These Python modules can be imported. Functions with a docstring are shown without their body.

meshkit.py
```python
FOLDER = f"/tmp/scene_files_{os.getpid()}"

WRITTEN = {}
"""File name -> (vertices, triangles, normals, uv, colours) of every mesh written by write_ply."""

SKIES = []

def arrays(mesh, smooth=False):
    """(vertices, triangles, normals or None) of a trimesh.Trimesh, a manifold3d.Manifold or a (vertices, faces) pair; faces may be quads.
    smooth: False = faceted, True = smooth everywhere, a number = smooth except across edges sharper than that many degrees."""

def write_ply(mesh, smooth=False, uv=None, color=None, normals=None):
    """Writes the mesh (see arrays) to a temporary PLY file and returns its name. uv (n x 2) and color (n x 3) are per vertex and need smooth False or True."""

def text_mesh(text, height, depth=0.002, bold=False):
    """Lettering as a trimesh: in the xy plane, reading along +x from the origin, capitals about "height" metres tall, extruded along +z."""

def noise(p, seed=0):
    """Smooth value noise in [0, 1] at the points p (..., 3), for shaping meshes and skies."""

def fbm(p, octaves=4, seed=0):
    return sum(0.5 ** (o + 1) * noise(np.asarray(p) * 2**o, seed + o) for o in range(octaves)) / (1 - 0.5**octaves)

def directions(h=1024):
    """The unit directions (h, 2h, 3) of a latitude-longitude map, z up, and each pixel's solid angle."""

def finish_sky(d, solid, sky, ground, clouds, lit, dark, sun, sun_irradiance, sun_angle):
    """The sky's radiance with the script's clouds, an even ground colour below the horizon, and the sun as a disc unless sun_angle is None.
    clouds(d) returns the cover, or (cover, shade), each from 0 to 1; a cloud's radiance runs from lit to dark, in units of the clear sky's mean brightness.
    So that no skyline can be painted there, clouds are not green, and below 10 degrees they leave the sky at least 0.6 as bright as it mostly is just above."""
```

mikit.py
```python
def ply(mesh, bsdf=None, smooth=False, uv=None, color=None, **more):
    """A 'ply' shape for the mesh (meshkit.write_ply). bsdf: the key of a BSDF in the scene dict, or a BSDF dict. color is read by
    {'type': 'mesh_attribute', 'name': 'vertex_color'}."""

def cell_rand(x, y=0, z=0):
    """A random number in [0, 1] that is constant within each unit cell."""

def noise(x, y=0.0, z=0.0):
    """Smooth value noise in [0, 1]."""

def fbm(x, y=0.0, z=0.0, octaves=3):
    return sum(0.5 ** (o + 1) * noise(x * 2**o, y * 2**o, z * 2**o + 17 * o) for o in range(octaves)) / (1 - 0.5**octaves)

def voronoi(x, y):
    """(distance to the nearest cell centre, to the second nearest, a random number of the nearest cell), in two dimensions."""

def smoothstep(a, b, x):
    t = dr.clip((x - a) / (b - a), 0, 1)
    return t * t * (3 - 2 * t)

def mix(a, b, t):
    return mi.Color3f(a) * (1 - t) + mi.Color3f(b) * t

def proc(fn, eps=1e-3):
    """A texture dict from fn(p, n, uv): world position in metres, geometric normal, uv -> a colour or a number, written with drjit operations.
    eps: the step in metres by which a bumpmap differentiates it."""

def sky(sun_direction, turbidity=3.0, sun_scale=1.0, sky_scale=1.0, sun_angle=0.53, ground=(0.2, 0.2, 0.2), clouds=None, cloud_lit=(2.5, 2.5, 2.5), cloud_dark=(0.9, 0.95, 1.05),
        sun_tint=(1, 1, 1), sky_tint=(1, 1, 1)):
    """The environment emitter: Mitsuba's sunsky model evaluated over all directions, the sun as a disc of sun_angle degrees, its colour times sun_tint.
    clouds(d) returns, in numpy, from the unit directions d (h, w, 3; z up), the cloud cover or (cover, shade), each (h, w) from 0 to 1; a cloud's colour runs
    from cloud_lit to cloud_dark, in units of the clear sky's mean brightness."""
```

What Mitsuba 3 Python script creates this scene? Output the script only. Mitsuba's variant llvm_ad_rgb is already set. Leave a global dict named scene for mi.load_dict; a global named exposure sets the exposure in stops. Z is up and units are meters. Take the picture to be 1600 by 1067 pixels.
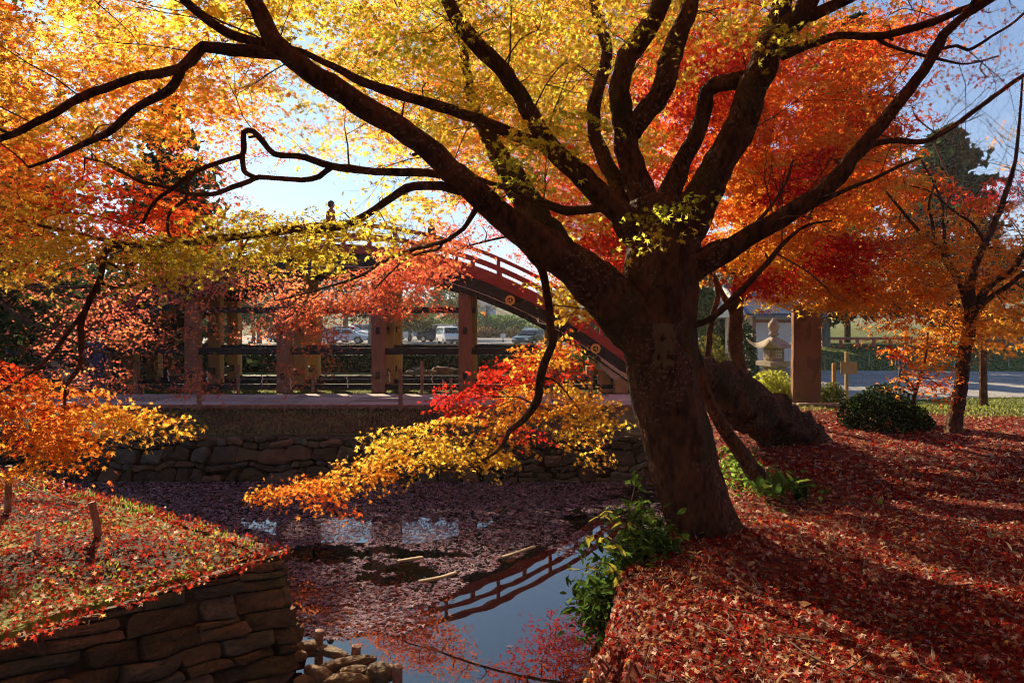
import math, numpy as np, trimesh, mitsuba as mi, mikit, meshkit
import drjit as dr
from mikit import noise, fbm, voronoi, smoothstep, mix
from shapely.geometry import Polygon, box as sbox, Point, LineString
from shapely.ops import unary_union
from scipy.spatial import Voronoi, cKDTree
import manifold3d as m3

T = mi.ScalarTransform4f
scene, labels = {}, {}
# ------------------------------------------------------------------ camera, light, exposure
EYE = 1.9
FOC = 1067.0          # focal length, in pixels of a 1600 wide frame
HOR = 505.0           # row of the horizon in that frame
scene['camera'] = {'type': 'perspective', 'fov': 2 * math.degrees(math.atan(800 / FOC)), 'fov_axis': 'x',
                   'near_clip': 0.05, 'far_clip': 6000.0, 'principal_point_offset_y': (533.5 - HOR) / 1067.0,
                   'to_world': T().look_at(origin=[0, 0, EYE], target=[0, 1, EYE], up=[0, 0, 1])}
SUN_AZ, SUN_EL = math.radians(-30), math.radians(28.5)
SUN = [math.sin(SUN_AZ) * math.cos(SUN_EL), math.cos(SUN_AZ) * math.cos(SUN_EL), math.sin(SUN_EL)]
scene['sky'] = mikit.sky(SUN, turbidity=2.6, sky_scale=0.52, sun_scale=1.2, ground=(0.12, 0.09, 0.06), sky_tint=(0.74, 1.0, 1.28))
exposure = 3.05

WATER = -1.0
R = np.random.default_rng(7)


def at(px, py, D):
    """World point at distance D ahead of where a survey of the photograph puts it."""
    return np.array([(px - 800) / FOC * D, D, EYE + (HOR - py) / FOC * D])


# ------------------------------------------------------------------ bookkeeping
taken = {}


def numbered(name):
    k = taken.get(name, -1) + 1
    taken[name] = k
    return name if k == 0 else f"{name}_{k:03d}"


def put(name, mesh, bsdf, parent=None, smooth=False, color=None, uv=None, label=None, cat=None, group=None, kind=None):
    key = numbered(name if parent is None else parent + '__' + name)
    if isinstance(mesh, dict):
        scene[key] = mesh
    else:
        scene[key] = mikit.ply(mesh, bsdf, smooth=smooth, color=color, uv=uv)
    tag(key, label, cat, group, kind)
    return key


def tag(key, label=None, cat=None, group=None, kind=None):
    d = {k: v for k, v in (('label', label), ('category', cat), ('group', group), ('kind', kind)) if v}
    if d:
        labels.setdefault(key, {}).update(d)


def thing(name, label, cat, group=None):
    key = numbered(name)
    tag(key, label, cat, group)
    return key


# ------------------------------------------------------------------ materials
def rgb(*c):
    return {'type': 'rgb', 'value': list(c)}


def C(*c):
    return mi.Color3f(*c)


def principled(color, rough=0.6, bump=None, bscale=0.01, eps=2e-3, spec=0.5, **kw):
    b = {'type': 'principled', 'base_color': color, 'roughness': rough, 'specular': spec, **kw}
    if bump is not None:
        b = {'type': 'bumpmap', 'arbitrary': mikit.proc(bump, eps), 'scale': bscale, 'bsdf': b}
    return {'type': 'twosided', 'bsdf': b}


def leafy(trans=1.15, rough=0.5):
    return {'type': 'principledthin', 'base_color': {'type': 'mesh_attribute', 'name': 'vertex_color'}, 'roughness': rough,
            'diff_trans': trans, 'eta': 1.4, 'spec_trans': 0.0}


scene['leaf_mat'] = leafy(1.65)
scene['litter_mat'] = leafy(0.9, 0.25)
scene['wet_leaf_mat'] = leafy(0.35, 0.25)
scene['needle_mat'] = leafy(0.6)
scene['gloss_leaf_mat'] = leafy(0.8, 0.28)
scene['tint_mat'] = principled({'type': 'mesh_attribute', 'name': 'vertex_color'}, 0.7)
scene['paint_mat'] = principled({'type': 'mesh_attribute', 'name': 'vertex_color'}, 0.25, clearcoat=0.6, clearcoat_gloss=0.9)


def bark_c(p, n, uv):
    a = fbm(p.x * 9, p.y * 9, p.z * 4)
    b = fbm(p.x * 42, p.y * 42, p.z * 14 + 9, 4)
    c = mix(C(0.034, 0.016, 0.009), C(0.135, 0.060, 0.030), smoothstep(0.3, 0.7, a * 0.5 + b * 0.5))
    spk = smoothstep(0.62, 0.74, noise(p.x * 70, p.y * 70, p.z * 45)) * smoothstep(0.42, 0.6, fbm(p.x * 4 + 3, p.y * 4, p.z * 2.5))
    c = mix(c, C(0.23, 0.19, 0.14), spk * 0.5)
    moss = smoothstep(0.58, 0.7, fbm(p.x * 3.3 + 31, p.y * 3.3, p.z * 2.2 + 5))
    c = mix(c, C(0.042, 0.042, 0.016), moss * 0.6)
    # an old wound on the front of the trunk where the bark has come off
    w = 0.05 * (fbm(p.x * 13, p.z * 13, 3.0) - 0.5)
    bare = smoothstep(0.095, 0.075, dr.abs(p.x - 1.155 + w)) * smoothstep(0.17, 0.14, dr.abs(p.z - 1.74 + w * 2)) * smoothstep(5.45, 5.4, p.y)
    return mix(c, C(0.155, 0.115, 0.058) * (0.7 + 0.5 * b), bare * smoothstep(0.3, 0.42, b))


def bark_b(p, n, uv):
    return fbm(p.x * 20, p.y * 20, p.z * 6, 4) + 0.4 * noise(p.x * 75, p.y * 75, p.z * 30)


scene['bark_mat'] = principled(mikit.proc(bark_c), 0.85, bark_b, 0.07, 3e-3, spec=0.25)
scene['twig_mat'] = principled(rgb(0.09, 0.05, 0.032), 0.8, spec=0.2)
scene['grey_bark_mat'] = principled(rgb(0.20, 0.165, 0.13), 0.85, spec=0.2)


def stone_c(p, n, uv):
    a = fbm(p.x * 7 + uv.x * 40, p.y * 7, p.z * 7, 4)
    b = noise(p.x * 55, p.y * 55, p.z * 55)
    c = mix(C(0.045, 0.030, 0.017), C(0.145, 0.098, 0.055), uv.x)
    c = mix(c, C(0.20, 0.105, 0.06), smoothstep(0.5, 0.75, noise(uv.x * 60, uv.y * 9, 2.0)) * 0.55)
    c = mix(c, C(0.10, 0.10, 0.075), smoothstep(0.55, 0.75, noise(uv.x * 37, uv.y * 23, 7.0)) * 0.6)
    c = c * (0.45 + 1.1 * a) * (0.75 + 0.5 * b)
    moss = smoothstep(0.55, 0.7, fbm(p.x * 2.6 + 7, p.y * 2.6, p.z * 4.5)) * smoothstep(0.35, 0.6, b)
    return mix(c, C(0.07, 0.08, 0.03), moss * 0.6)


def stone_b(p, n, uv):
    return fbm(p.x * 14, p.y * 14, p.z * 20, 4) + 0.3 * noise(p.x * 70, p.y * 70, p.z * 90)


scene['stone_mat'] = principled(mikit.proc(stone_c), 0.85, stone_b, 0.03, 3e-3, spec=0.3)


def granite_c(p, n, uv):
    g = noise(p.x * 90, p.y * 90, p.z * 90)
    a = fbm(p.x * 3, p.y * 3, p.z * 2, 4)
    c = mix(C(0.24, 0.20, 0.145), C(0.36, 0.31, 0.24), a) * (0.75 + 0.5 * g)
    li = smoothstep(0.58, 0.66, fbm(p.x * 8 + 4, p.y * 8, p.z * 8))
    return mix(c, C(0.16, 0.14, 0.09), li * 0.6)


scene['granite_mat'] = principled(mikit.proc(granite_c), 0.85, stone_b, 0.01, 3e-3, spec=0.3)


def stele_c(p, n, uv):
    g = noise(p.x * 70, p.y * 70, p.z * 70)
    a = fbm(p.x * 4, p.y * 4, p.z * 2.4, 4)
    c = mix(C(0.13, 0.070, 0.036), C(0.25, 0.14, 0.072), a) * (0.75 + 0.5 * g)
    return mix(c, C(0.09, 0.06, 0.035), smoothstep(0.56, 0.66, fbm(p.x * 6 + 4, p.y * 6, p.z * 3)) * 0.6)


scene['stele_mat'] = principled(mikit.proc(stele_c), 0.85, stone_b, 0.012, 3e-3, spec=0.25)


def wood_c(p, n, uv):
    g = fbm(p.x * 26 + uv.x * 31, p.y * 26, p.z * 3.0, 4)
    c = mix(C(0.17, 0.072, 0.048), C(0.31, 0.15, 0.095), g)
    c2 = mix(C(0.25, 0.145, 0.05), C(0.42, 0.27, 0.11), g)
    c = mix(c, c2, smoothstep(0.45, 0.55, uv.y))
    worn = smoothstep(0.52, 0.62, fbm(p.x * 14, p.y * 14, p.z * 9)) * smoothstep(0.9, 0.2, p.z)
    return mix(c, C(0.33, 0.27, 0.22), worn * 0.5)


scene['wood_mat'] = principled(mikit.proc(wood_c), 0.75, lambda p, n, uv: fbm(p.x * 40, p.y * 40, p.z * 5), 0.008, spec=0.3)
scene['black_lacquer_mat'] = principled(mikit.proc(lambda p, n, uv: mix(C(0.008, 0.008, 0.009), C(0.03, 0.026, 0.026), fbm(p.x * 3, p.y * 20, p.z * 20))), 0.5, spec=0.3)
scene['red_lacquer_mat'] = principled(mikit.proc(lambda p, n, uv: mix(C(0.22, 0.022, 0.022), C(0.36, 0.045, 0.04), fbm(p.x * 2.5, p.y * 12, p.z * 12))), 0.4)
scene['gold_mat'] = principled(rgb(0.80, 0.50, 0.12), 0.35, metallic=0.35)
scene['vermilion_mat'] = principled(mikit.proc(lambda p, n, uv: mix(C(0.42, 0.05, 0.03), C(0.58, 0.10, 0.06), fbm(p.x * 5, p.y * 5, p.z * 9))), 0.5)


def slab_c(p, n, uv):
    a = fbm(p.x * 3 + uv.x * 17, p.y * 3, 0.0, 4)
    return mix(C(0.15, 0.14, 0.14), C(0.40, 0.38, 0.365), 0.35 * a + 0.65 * uv.x) * (0.85 + 0.3 * noise(p.x * 60, p.y * 60, 1.0))


scene['slab_mat'] = principled(mikit.proc(slab_c), 0.75, lambda p, n, uv: fbm(p.x * 25, p.y * 25, p.z * 25), 0.006, spec=0.3)


def edge_x(y):
    """x of the brink of the leaf covered bank, in drjit."""
    ys = [-3, 2, 3.5, 4.2, 4.9, 5.7, 6.5, 8, 10, 12.5, 60]
    xs = [0.1, 0.35, 0.5, 0.6, 0.88, 1.25, 1.85, 2.45, 3.0, 3.3, 3.4]
    out = mi.Float(xs[0])
    for k in range(len(ys) - 1):
        t = dr.clip((y - ys[k]) / (ys[k + 1] - ys[k]), 0, 1)
        out = out + (xs[k + 1] - xs[k]) * t
    return out


def ground_c(p, n, uv):
    big = fbm(p.x * 0.9, p.y * 0.9, 1.0, 4)
    fine = noise(p.x * 38, p.y * 38, 3.0)
    d1, d2, w = voronoi(p.x * 17, p.y * 17)
    lit = mix(C(0.07, 0.013, 0.009), C(0.15, 0.028, 0.016), w) * (0.6 + 0.7 * fine)
    lit = mix(lit, C(0.30, 0.17, 0.10), smoothstep(0.86, 0.95, w))
    grass = mix(C(0.06, 0.085, 0.022), C(0.15, 0.16, 0.05), fbm(p.x * 6, p.y * 6, 2.0, 4)) * (0.6 + 0.8 * fine)
    soil = mix(C(0.052, 0.036, 0.022), C(0.10, 0.068, 0.042), big) * (0.6 + 0.8 * fine)
    moss = mix(soil, C(0.09, 0.085, 0.035), smoothstep(0.4, 0.65, fbm(p.x * 3, p.y * 3, 7.0, 4)))
    s = p.x - edge_x(p.y)
    bank = smoothstep(-0.35, 0.0, s) * smoothstep(14.6, 13.2, p.y + 1.6 * (big - 0.5) - 0.05 * p.x)
    mound = smoothstep(9.6, 9.0, p.y) * smoothstep(-0.3, -0.15, p.z) * smoothstep(-0.8, -1.4, p.x)
    c = mix(grass, moss, smoothstep(3.2, 2.2, p.x) * smoothstep(15.4, 15.0, p.y))
    c = mix(c, lit, bank)
    c = mix(c, mix(soil * 0.45, C(0.13, 0.15, 0.03) * (0.5 + fine), smoothstep(0.38, 0.55, big)), mound)
    return mix(c, soil * 0.4, smoothstep(-0.75, -0.95, p.z))


scene['ground_mat'] = principled(mikit.proc(ground_c), 0.9, lambda p, n, uv: fbm(p.x * 20, p.y * 20, p.z * 5, 4), 0.035, 4e-3, spec=0.2)
scene['gravel_mat'] = principled(mikit.proc(lambda p, n, uv: mix(C(0.19, 0.185, 0.18), C(0.31, 0.30, 0.285), fbm(p.x * 1.1, p.y * 1.1, 2.0)) * (0.65 + 0.7 * noise(p.x * 30, p.y * 30, 5.0))), 0.9,
                                 lambda p, n, uv: noise(p.x * 30, p.y * 30, 5.0), 0.015, 4e-3, spec=0.2)
scene['asphalt_mat'] = principled(mikit.proc(lambda p, n, uv: mix(C(0.14, 0.14, 0.145), C(0.20, 0.20, 0.20), fbm(p.x * 0.6, p.y * 0.6, 2.0)) * (0.8 + 0.4 * noise(p.x * 9, p.y * 9, 5.0))), 0.85, spec=0.3)
scene['water_mat'] = {'type': 'bumpmap', 'arbitrary': mikit.proc(lambda p, n, uv: fbm(p.x * 2.2, p.y * 2.2, 4.0, 2), 2e-2), 'scale': 0.0012,
                      'bsdf': {'type': 'plastic', 'int_ior': 2.2, 'diffuse_reflectance': rgb(0.003, 0.0028, 0.0024)}}


def hill_c(p, n, uv):
    a = fbm(p.x * 0.05, p.y * 0.05, p.z * 0.08, 4)
    b = noise(p.x * 0.22, p.y * 0.22, p.z * 0.22)
    return mix(mix(C(0.035, 0.055, 0.025), C(0.075, 0.085, 0.03), a), C(0.15, 0.085, 0.03), smoothstep(0.6, 0.8, b) * 0.7)


scene['hill_mat'] = principled(mikit.proc(hill_c), 0.9, spec=0.1)
scene['plaster_mat'] = principled(mikit.proc(lambda p, n, uv: mix(C(0.52, 0.50, 0.46), C(0.62, 0.60, 0.56), fbm(p.x * 2, p.y * 2, p.z * 2))), 0.8, spec=0.2)
scene['tile_mat'] = principled(mikit.proc(lambda p, n, uv: mix(C(0.055, 0.075, 0.12), C(0.10, 0.13, 0.19), noise(p.x * 6, p.y * 6, p.z * 6))), 0.35)
scene['glass_mat'] = principled(rgb(0.02, 0.024, 0.03), 0.08)
scene['rubber_mat'] = principled(rgb(0.02, 0.02, 0.02), 0.8, spec=0.2)
scene['chrome_mat'] = principled(rgb(0.6, 0.6, 0.6), 0.3, metallic=0.8)


# ------------------------------------------------------------------ mesh helpers
def join(parts):
    vs, fs, k = [], [], 0
    for v, f in parts:
        vs.append(np.asarray(v, float)); fs.append(np.asarray(f, int) + k); k += len(v)
    return np.vstack(vs), np.vstack(fs)


def tri(mesh):
    if hasattr(mesh, 'to_mesh'):
        m = mesh.to_mesh()
        return np.array(m.vert_properties[:, :3], float), np.array(m.tri_verts, int)
    return np.array(mesh.vertices, float), np.array(mesh.faces, int)


def rbox(sx, sy, sz, c=0.0, at_=(0, 0, 0)):
    """A box with chamfered edges, centred at at_."""
    h = np.array([sx, sy, sz]) / 2
    c = min(c, h.min() * 0.9)
    if c <= 0:
        m = m3.Manifold.cube((sx, sy, sz), True)
    else:
        pts = []
        for s in np.ndindex(2, 2, 2):
            s = np.array(s) * 2 - 1
            for k in range(3):
                q = h - c
                q[k] = h[k]
                pts.append(s * q)
        m = m3.Manifold.hull_points(np.array(pts))
    v, f = tri(m)
    return v + np.array(at_), f


def xf(vf, M=None, rotz=0.0, loc=(0, 0, 0), scale=1.0):
    v = np.asarray(vf[0]) * scale
    if M is not None:
        v = v @ np.asarray(M).T
    c, s = math.cos(rotz), math.sin(rotz)
    v = v @ np.array([[c, -s, 0], [s, c, 0], [0, 0, 1]]).T + np.asarray(loc)
    return v, vf[1]


def spline(pts, step):
    """Catmull-Rom through rows (x, y, z, r)."""
    P = np.asarray(pts, float)
    P = np.vstack([2 * P[0] - P[1], P, 2 * P[-1] - P[-2]])
    out = []
    for i in range(1, len(P) - 2):
        n = max(2, int(np.linalg.norm(P[i + 1, :3] - P[i, :3]) / step))
        t = np.linspace(0, 1, n, endpoint=False)[:, None]
        a, b, c, d = P[i - 1], P[i], P[i + 1], P[i + 2]
        out.append(0.5 * ((2 * b) + (-a + c) * t + (2 * a - 5 * b + 4 * c - d) * t ** 2 + (-a + 3 * b - 3 * c + d) * t ** 3))
    out.append(P[-2:-1])
    q = np.vstack(out)
    q[:, 3] = np.maximum(q[:, 3], 0.0012)
    return q


def tube(q, n=8, lump=0.0, seed=0, freq=5.0):
    """Tube along rows (x, y, z, r); lump roughens the radius."""
    P, r = q[:, :3], q[:, 3]
    t = np.gradient(P, axis=0)
    t /= np.linalg.norm(t, axis=1, keepdims=True) + 1e-12
    u = np.cross(t[0], [0.13, 0.2, 0.97] if abs(t[0][2]) < 0.9 else [1, 0.1, 0])
    U = []
    for k in range(len(P)):
        u = u - t[k] * (u @ t[k])
        u /= np.linalg.norm(u) + 1e-12
        U.append(u)
    U = np.array(U)
    W = np.cross(t, U)
    a = np.arange(n) * 2 * np.pi / n
    ring = np.cos(a)[None, :, None] * U[:, None] + np.sin(a)[None, :, None] * W[:, None]
    rr = np.repeat(r[:, None], n, 1)
    if lump:
        pos = P[:, None] + ring * r[:, None, None]
        rr = rr * (1 + lump * 2 * (meshkit.fbm(pos * freq + seed * 7.3, 3, seed) - 0.5))
    v = (P[:, None] + ring * rr[..., None]).reshape(-1, 3)
    i, j = np.meshgrid(np.arange(len(P) - 1), np.arange(n), indexing='ij')
    a0, a1 = i * n + j, i * n + (j + 1) % n
    f = np.vstack([np.stack([a0, a1, a1 + n], -1).reshape(-1, 3), np.stack([a0, a1 + n, a0 + n], -1).reshape(-1, 3)])
    k = len(v)
    v = np.vstack([v, P[0], P[-1] + t[-1] * r[-1] * 0.3])
    j = np.arange(n)
    f = np.vstack([f, np.stack([np.full(n, k), (j + 1) % n, j], -1), np.stack([np.full(n, k + 1), (len(P) - 1) * n + j, (len(P) - 1) * n + (j + 1) % n], -1)])
    return v, f


def lathe(prof, n=16, sq=False):
    """Revolve (r, z) rows about z; sq makes a square plan."""
    prof = np.asarray(prof, float)
    if sq:
        n = 4
    a = np.arange(n) * 2 * np.pi / n + (math.pi / 4 if sq else 0)
    k = math.sqrt(2) if sq else 1
    v = np.stack([prof[:, None, 0] * k * np.cos(a), prof[:, None, 0] * k * np.sin(a), np.repeat(prof[:, 1:2], n, 1)], -1).reshape(-1, 3)
    i, j = np.meshgrid(np.arange(len(prof) - 1), np.arange(n), indexing='ij')
    a0, a1 = i * n + j, i * n + (j + 1) % n
    return v, np.vstack([np.stack([a0, a1, a1 + n], -1).reshape(-1, 3), np.stack([a0, a1 + n, a0 + n], -1).reshape(-1, 3)])


def const_uv(v, a, b=0.0):
    return np.tile([[a, b]], (len(v), 1))


def const_col(v, c):
    return np.tile([c], (len(v), 1))


# ------------------------------------------------------------------ leaves
def star():
    """A five lobed maple leaf of span about 1: five lobe triangles round a small middle."""
    tips = [(0, 1.0), (55, 0.92), (-55, 0.92), (112, 0.62), (-112, 0.62)]
    order = sorted(tips, key=lambda x: x[0])
    notch = []
    for k in range(4):
        notch.append(((order[k][0] + order[k + 1][0]) / 2, 0.33))
    notch = [(-165, 0.2)] + notch
    pts = [(r * math.sin(math.radians(a)), r * math.cos(math.radians(a)), -0.16 * r * r) for a, r in notch + order]
    f = []
    for k in range(5):
        f.append((k, 5 + k, (k + 1) % 5))
    f += [(0, 1, 2), (0, 2, 3), (0, 3, 4)]
    return np.array(pts) * 0.55, np.array(f)[:, [0, 2, 1]] * 1


def kite():
    p = np.array([[0, -0.5, 0], [0.34, 0.02, 0.06], [0, 0.55, -0.06], [-0.34, 0.02, 0.06], [0, 0, 0]])
    return p, np.array([[0, 1, 4], [1, 2, 4], [2, 3, 4], [3, 0, 4]])


def simple_star():
    """Three lobes, for leaves a few pixels wide."""
    p = np.array([[-0.15, -0.06, 0], [0.15, -0.06, 0], [0, 0.2, 0.02], [0.62, 0.26, -0.12], [-0.62, 0.26, -0.12], [0, -0.66, -0.12]]) * 0.95
    return p, np.array([[0, 1, 2], [1, 3, 2], [2, 4, 0], [0, 5, 1]])


LEAF_STAR, LEAF_KITE, LEAF_SMALL = star(), kite(), simple_star()
RAMP_T = np.array([0, 0.22, 0.42, 0.55, 0.68, 0.84, 1.0, 1.2])
RAMP_C = np.array([[0.14, 0.27, 0.02], [0.46, 0.53, 0.065], [0.82, 0.65, 0.095], [0.87, 0.47, 0.070], [0.85, 0.27, 0.045], [0.74, 0.085, 0.022], [0.56, 0.02, 0.022], [0.24, 0.03, 0.02]])


def ramp(t):
    return np.stack([np.interp(t, RAMP_T, RAMP_C[:, k]) for k in range(3)], -1)


def frames(rng, n, tilt, up=None):
    """n random orthonormal frames whose third axis leans from up by a normal angle of tilt radians."""
    up = np.tile([[0, 0, 1.0]], (n, 1)) if up is None else up
    w = up + rng.normal(0, 1, (n, 3)) * tilt
    w /= np.linalg.norm(w, axis=1, keepdims=True)
    a = rng.normal(0, 1, (n, 3))
    u = np.cross(a, w)
    u /= np.linalg.norm(u, axis=1, keepdims=True)
    return u, np.cross(w, u), w


def leaf_mesh(rng, P, size, color, tilt=0.6, shape=LEAF_STAR, up=None, frame=None):
    n = len(P)
    u, v, w = frame if frame is not None else frames(rng, n, tilt, up)
    s = np.broadcast_to(np.asarray(size, float), n)[:, None, None]
    S, F = shape
    curl = rng.uniform(0.2, 3.4, n)[:, None]
    V = (u[:, None] * S[None, :, 0, None] + v[:, None] * S[None, :, 1, None] + w[:, None] * (S[None, :, 2] * curl)[..., None]) * s + P[:, None]
    f = (F[None] + (np.arange(n) * len(S))[:, None, None]).reshape(-1, 3)
    c = np.repeat(color, len(S), 0)
    return V.reshape(-1, 3), f, c


def in_ball(rng, n, hollow=0.0):
    d = rng.normal(0, 1, (n, 3))
    d /= np.linalg.norm(d, axis=1, keepdims=True)
    return d * (rng.uniform(hollow ** 3, 1, (n, 1)) ** (1 / 3))


# clear lanes in the crowns through which sunlight reaches the ground: (x, y, half length, half width, heading) of the sunlit patch
LANES = [(2.92, 4.85, 1.25, 0.20, -65), (3.45, 7.4, 0.9, 0.30, -14), (1.2, 3.75, 0.8, 0.65, 0), (2.0, 3.45, 0.6, 0.18, -60), (4.3, 8.6, 0.9, 0.22, -35), (5.2, 6.9, 1.0, 0.16, -50), (7.0, 10.6, 1.1, 0.25, -30), (6.3, 13.7, 1.4, 0.6, 0), (5.0, 11.4, 0.8, 0.25, -20), (8.8, 12.4, 0.9, 0.3, 0), (9.2, 14.6, 2.2, 0.8, 0),
         (-4.3, 6.7, 2.5, 1.35, -35), (-3.1, 5.5, 1.1, 0.8, -35), (-2.35, 8.0, 0.7, 0.45, 0), (-2.6, 3.8, 1.3, 0.9, 0), (4.6, 6.2, 0.9, 0.12, -50), (6.0, 8.6, 0.9, 0.16, -40), (2.75, 8.3, 0.4, 0.5, 0), (1.4, 3.3, 0.9, 0.6, 0), (0.65, 5.3, 0.6, 0.55, 0), (3.4, 1.1, 0.7, 0.6, 0, 3.15), (2.0, 0.6, 0.6, 0.6, 0, 3.6)]


def shaded(P):
    """True for leaves that stand clear of the lanes."""
    t = P[:, 2] / SUN[2]
    gx_, gy_ = P[:, 0] - SUN[0] * t, P[:, 1] - SUN[1] * t
    out = np.zeros(len(P), bool)
    for x, y, a, b, h, *low in LANES:
        c, s_ = math.cos(math.radians(h)), math.sin(math.radians(h))
        dx, dy = gx_ - x, gy_ - y
        out |= (((c * dx + s_ * dy) / a) ** 2 + ((-s_ * dx + c * dy) / b) ** 2 < 1) & (P[:, 2] > (low[0] if low else 2.0))
    return ~out


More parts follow.
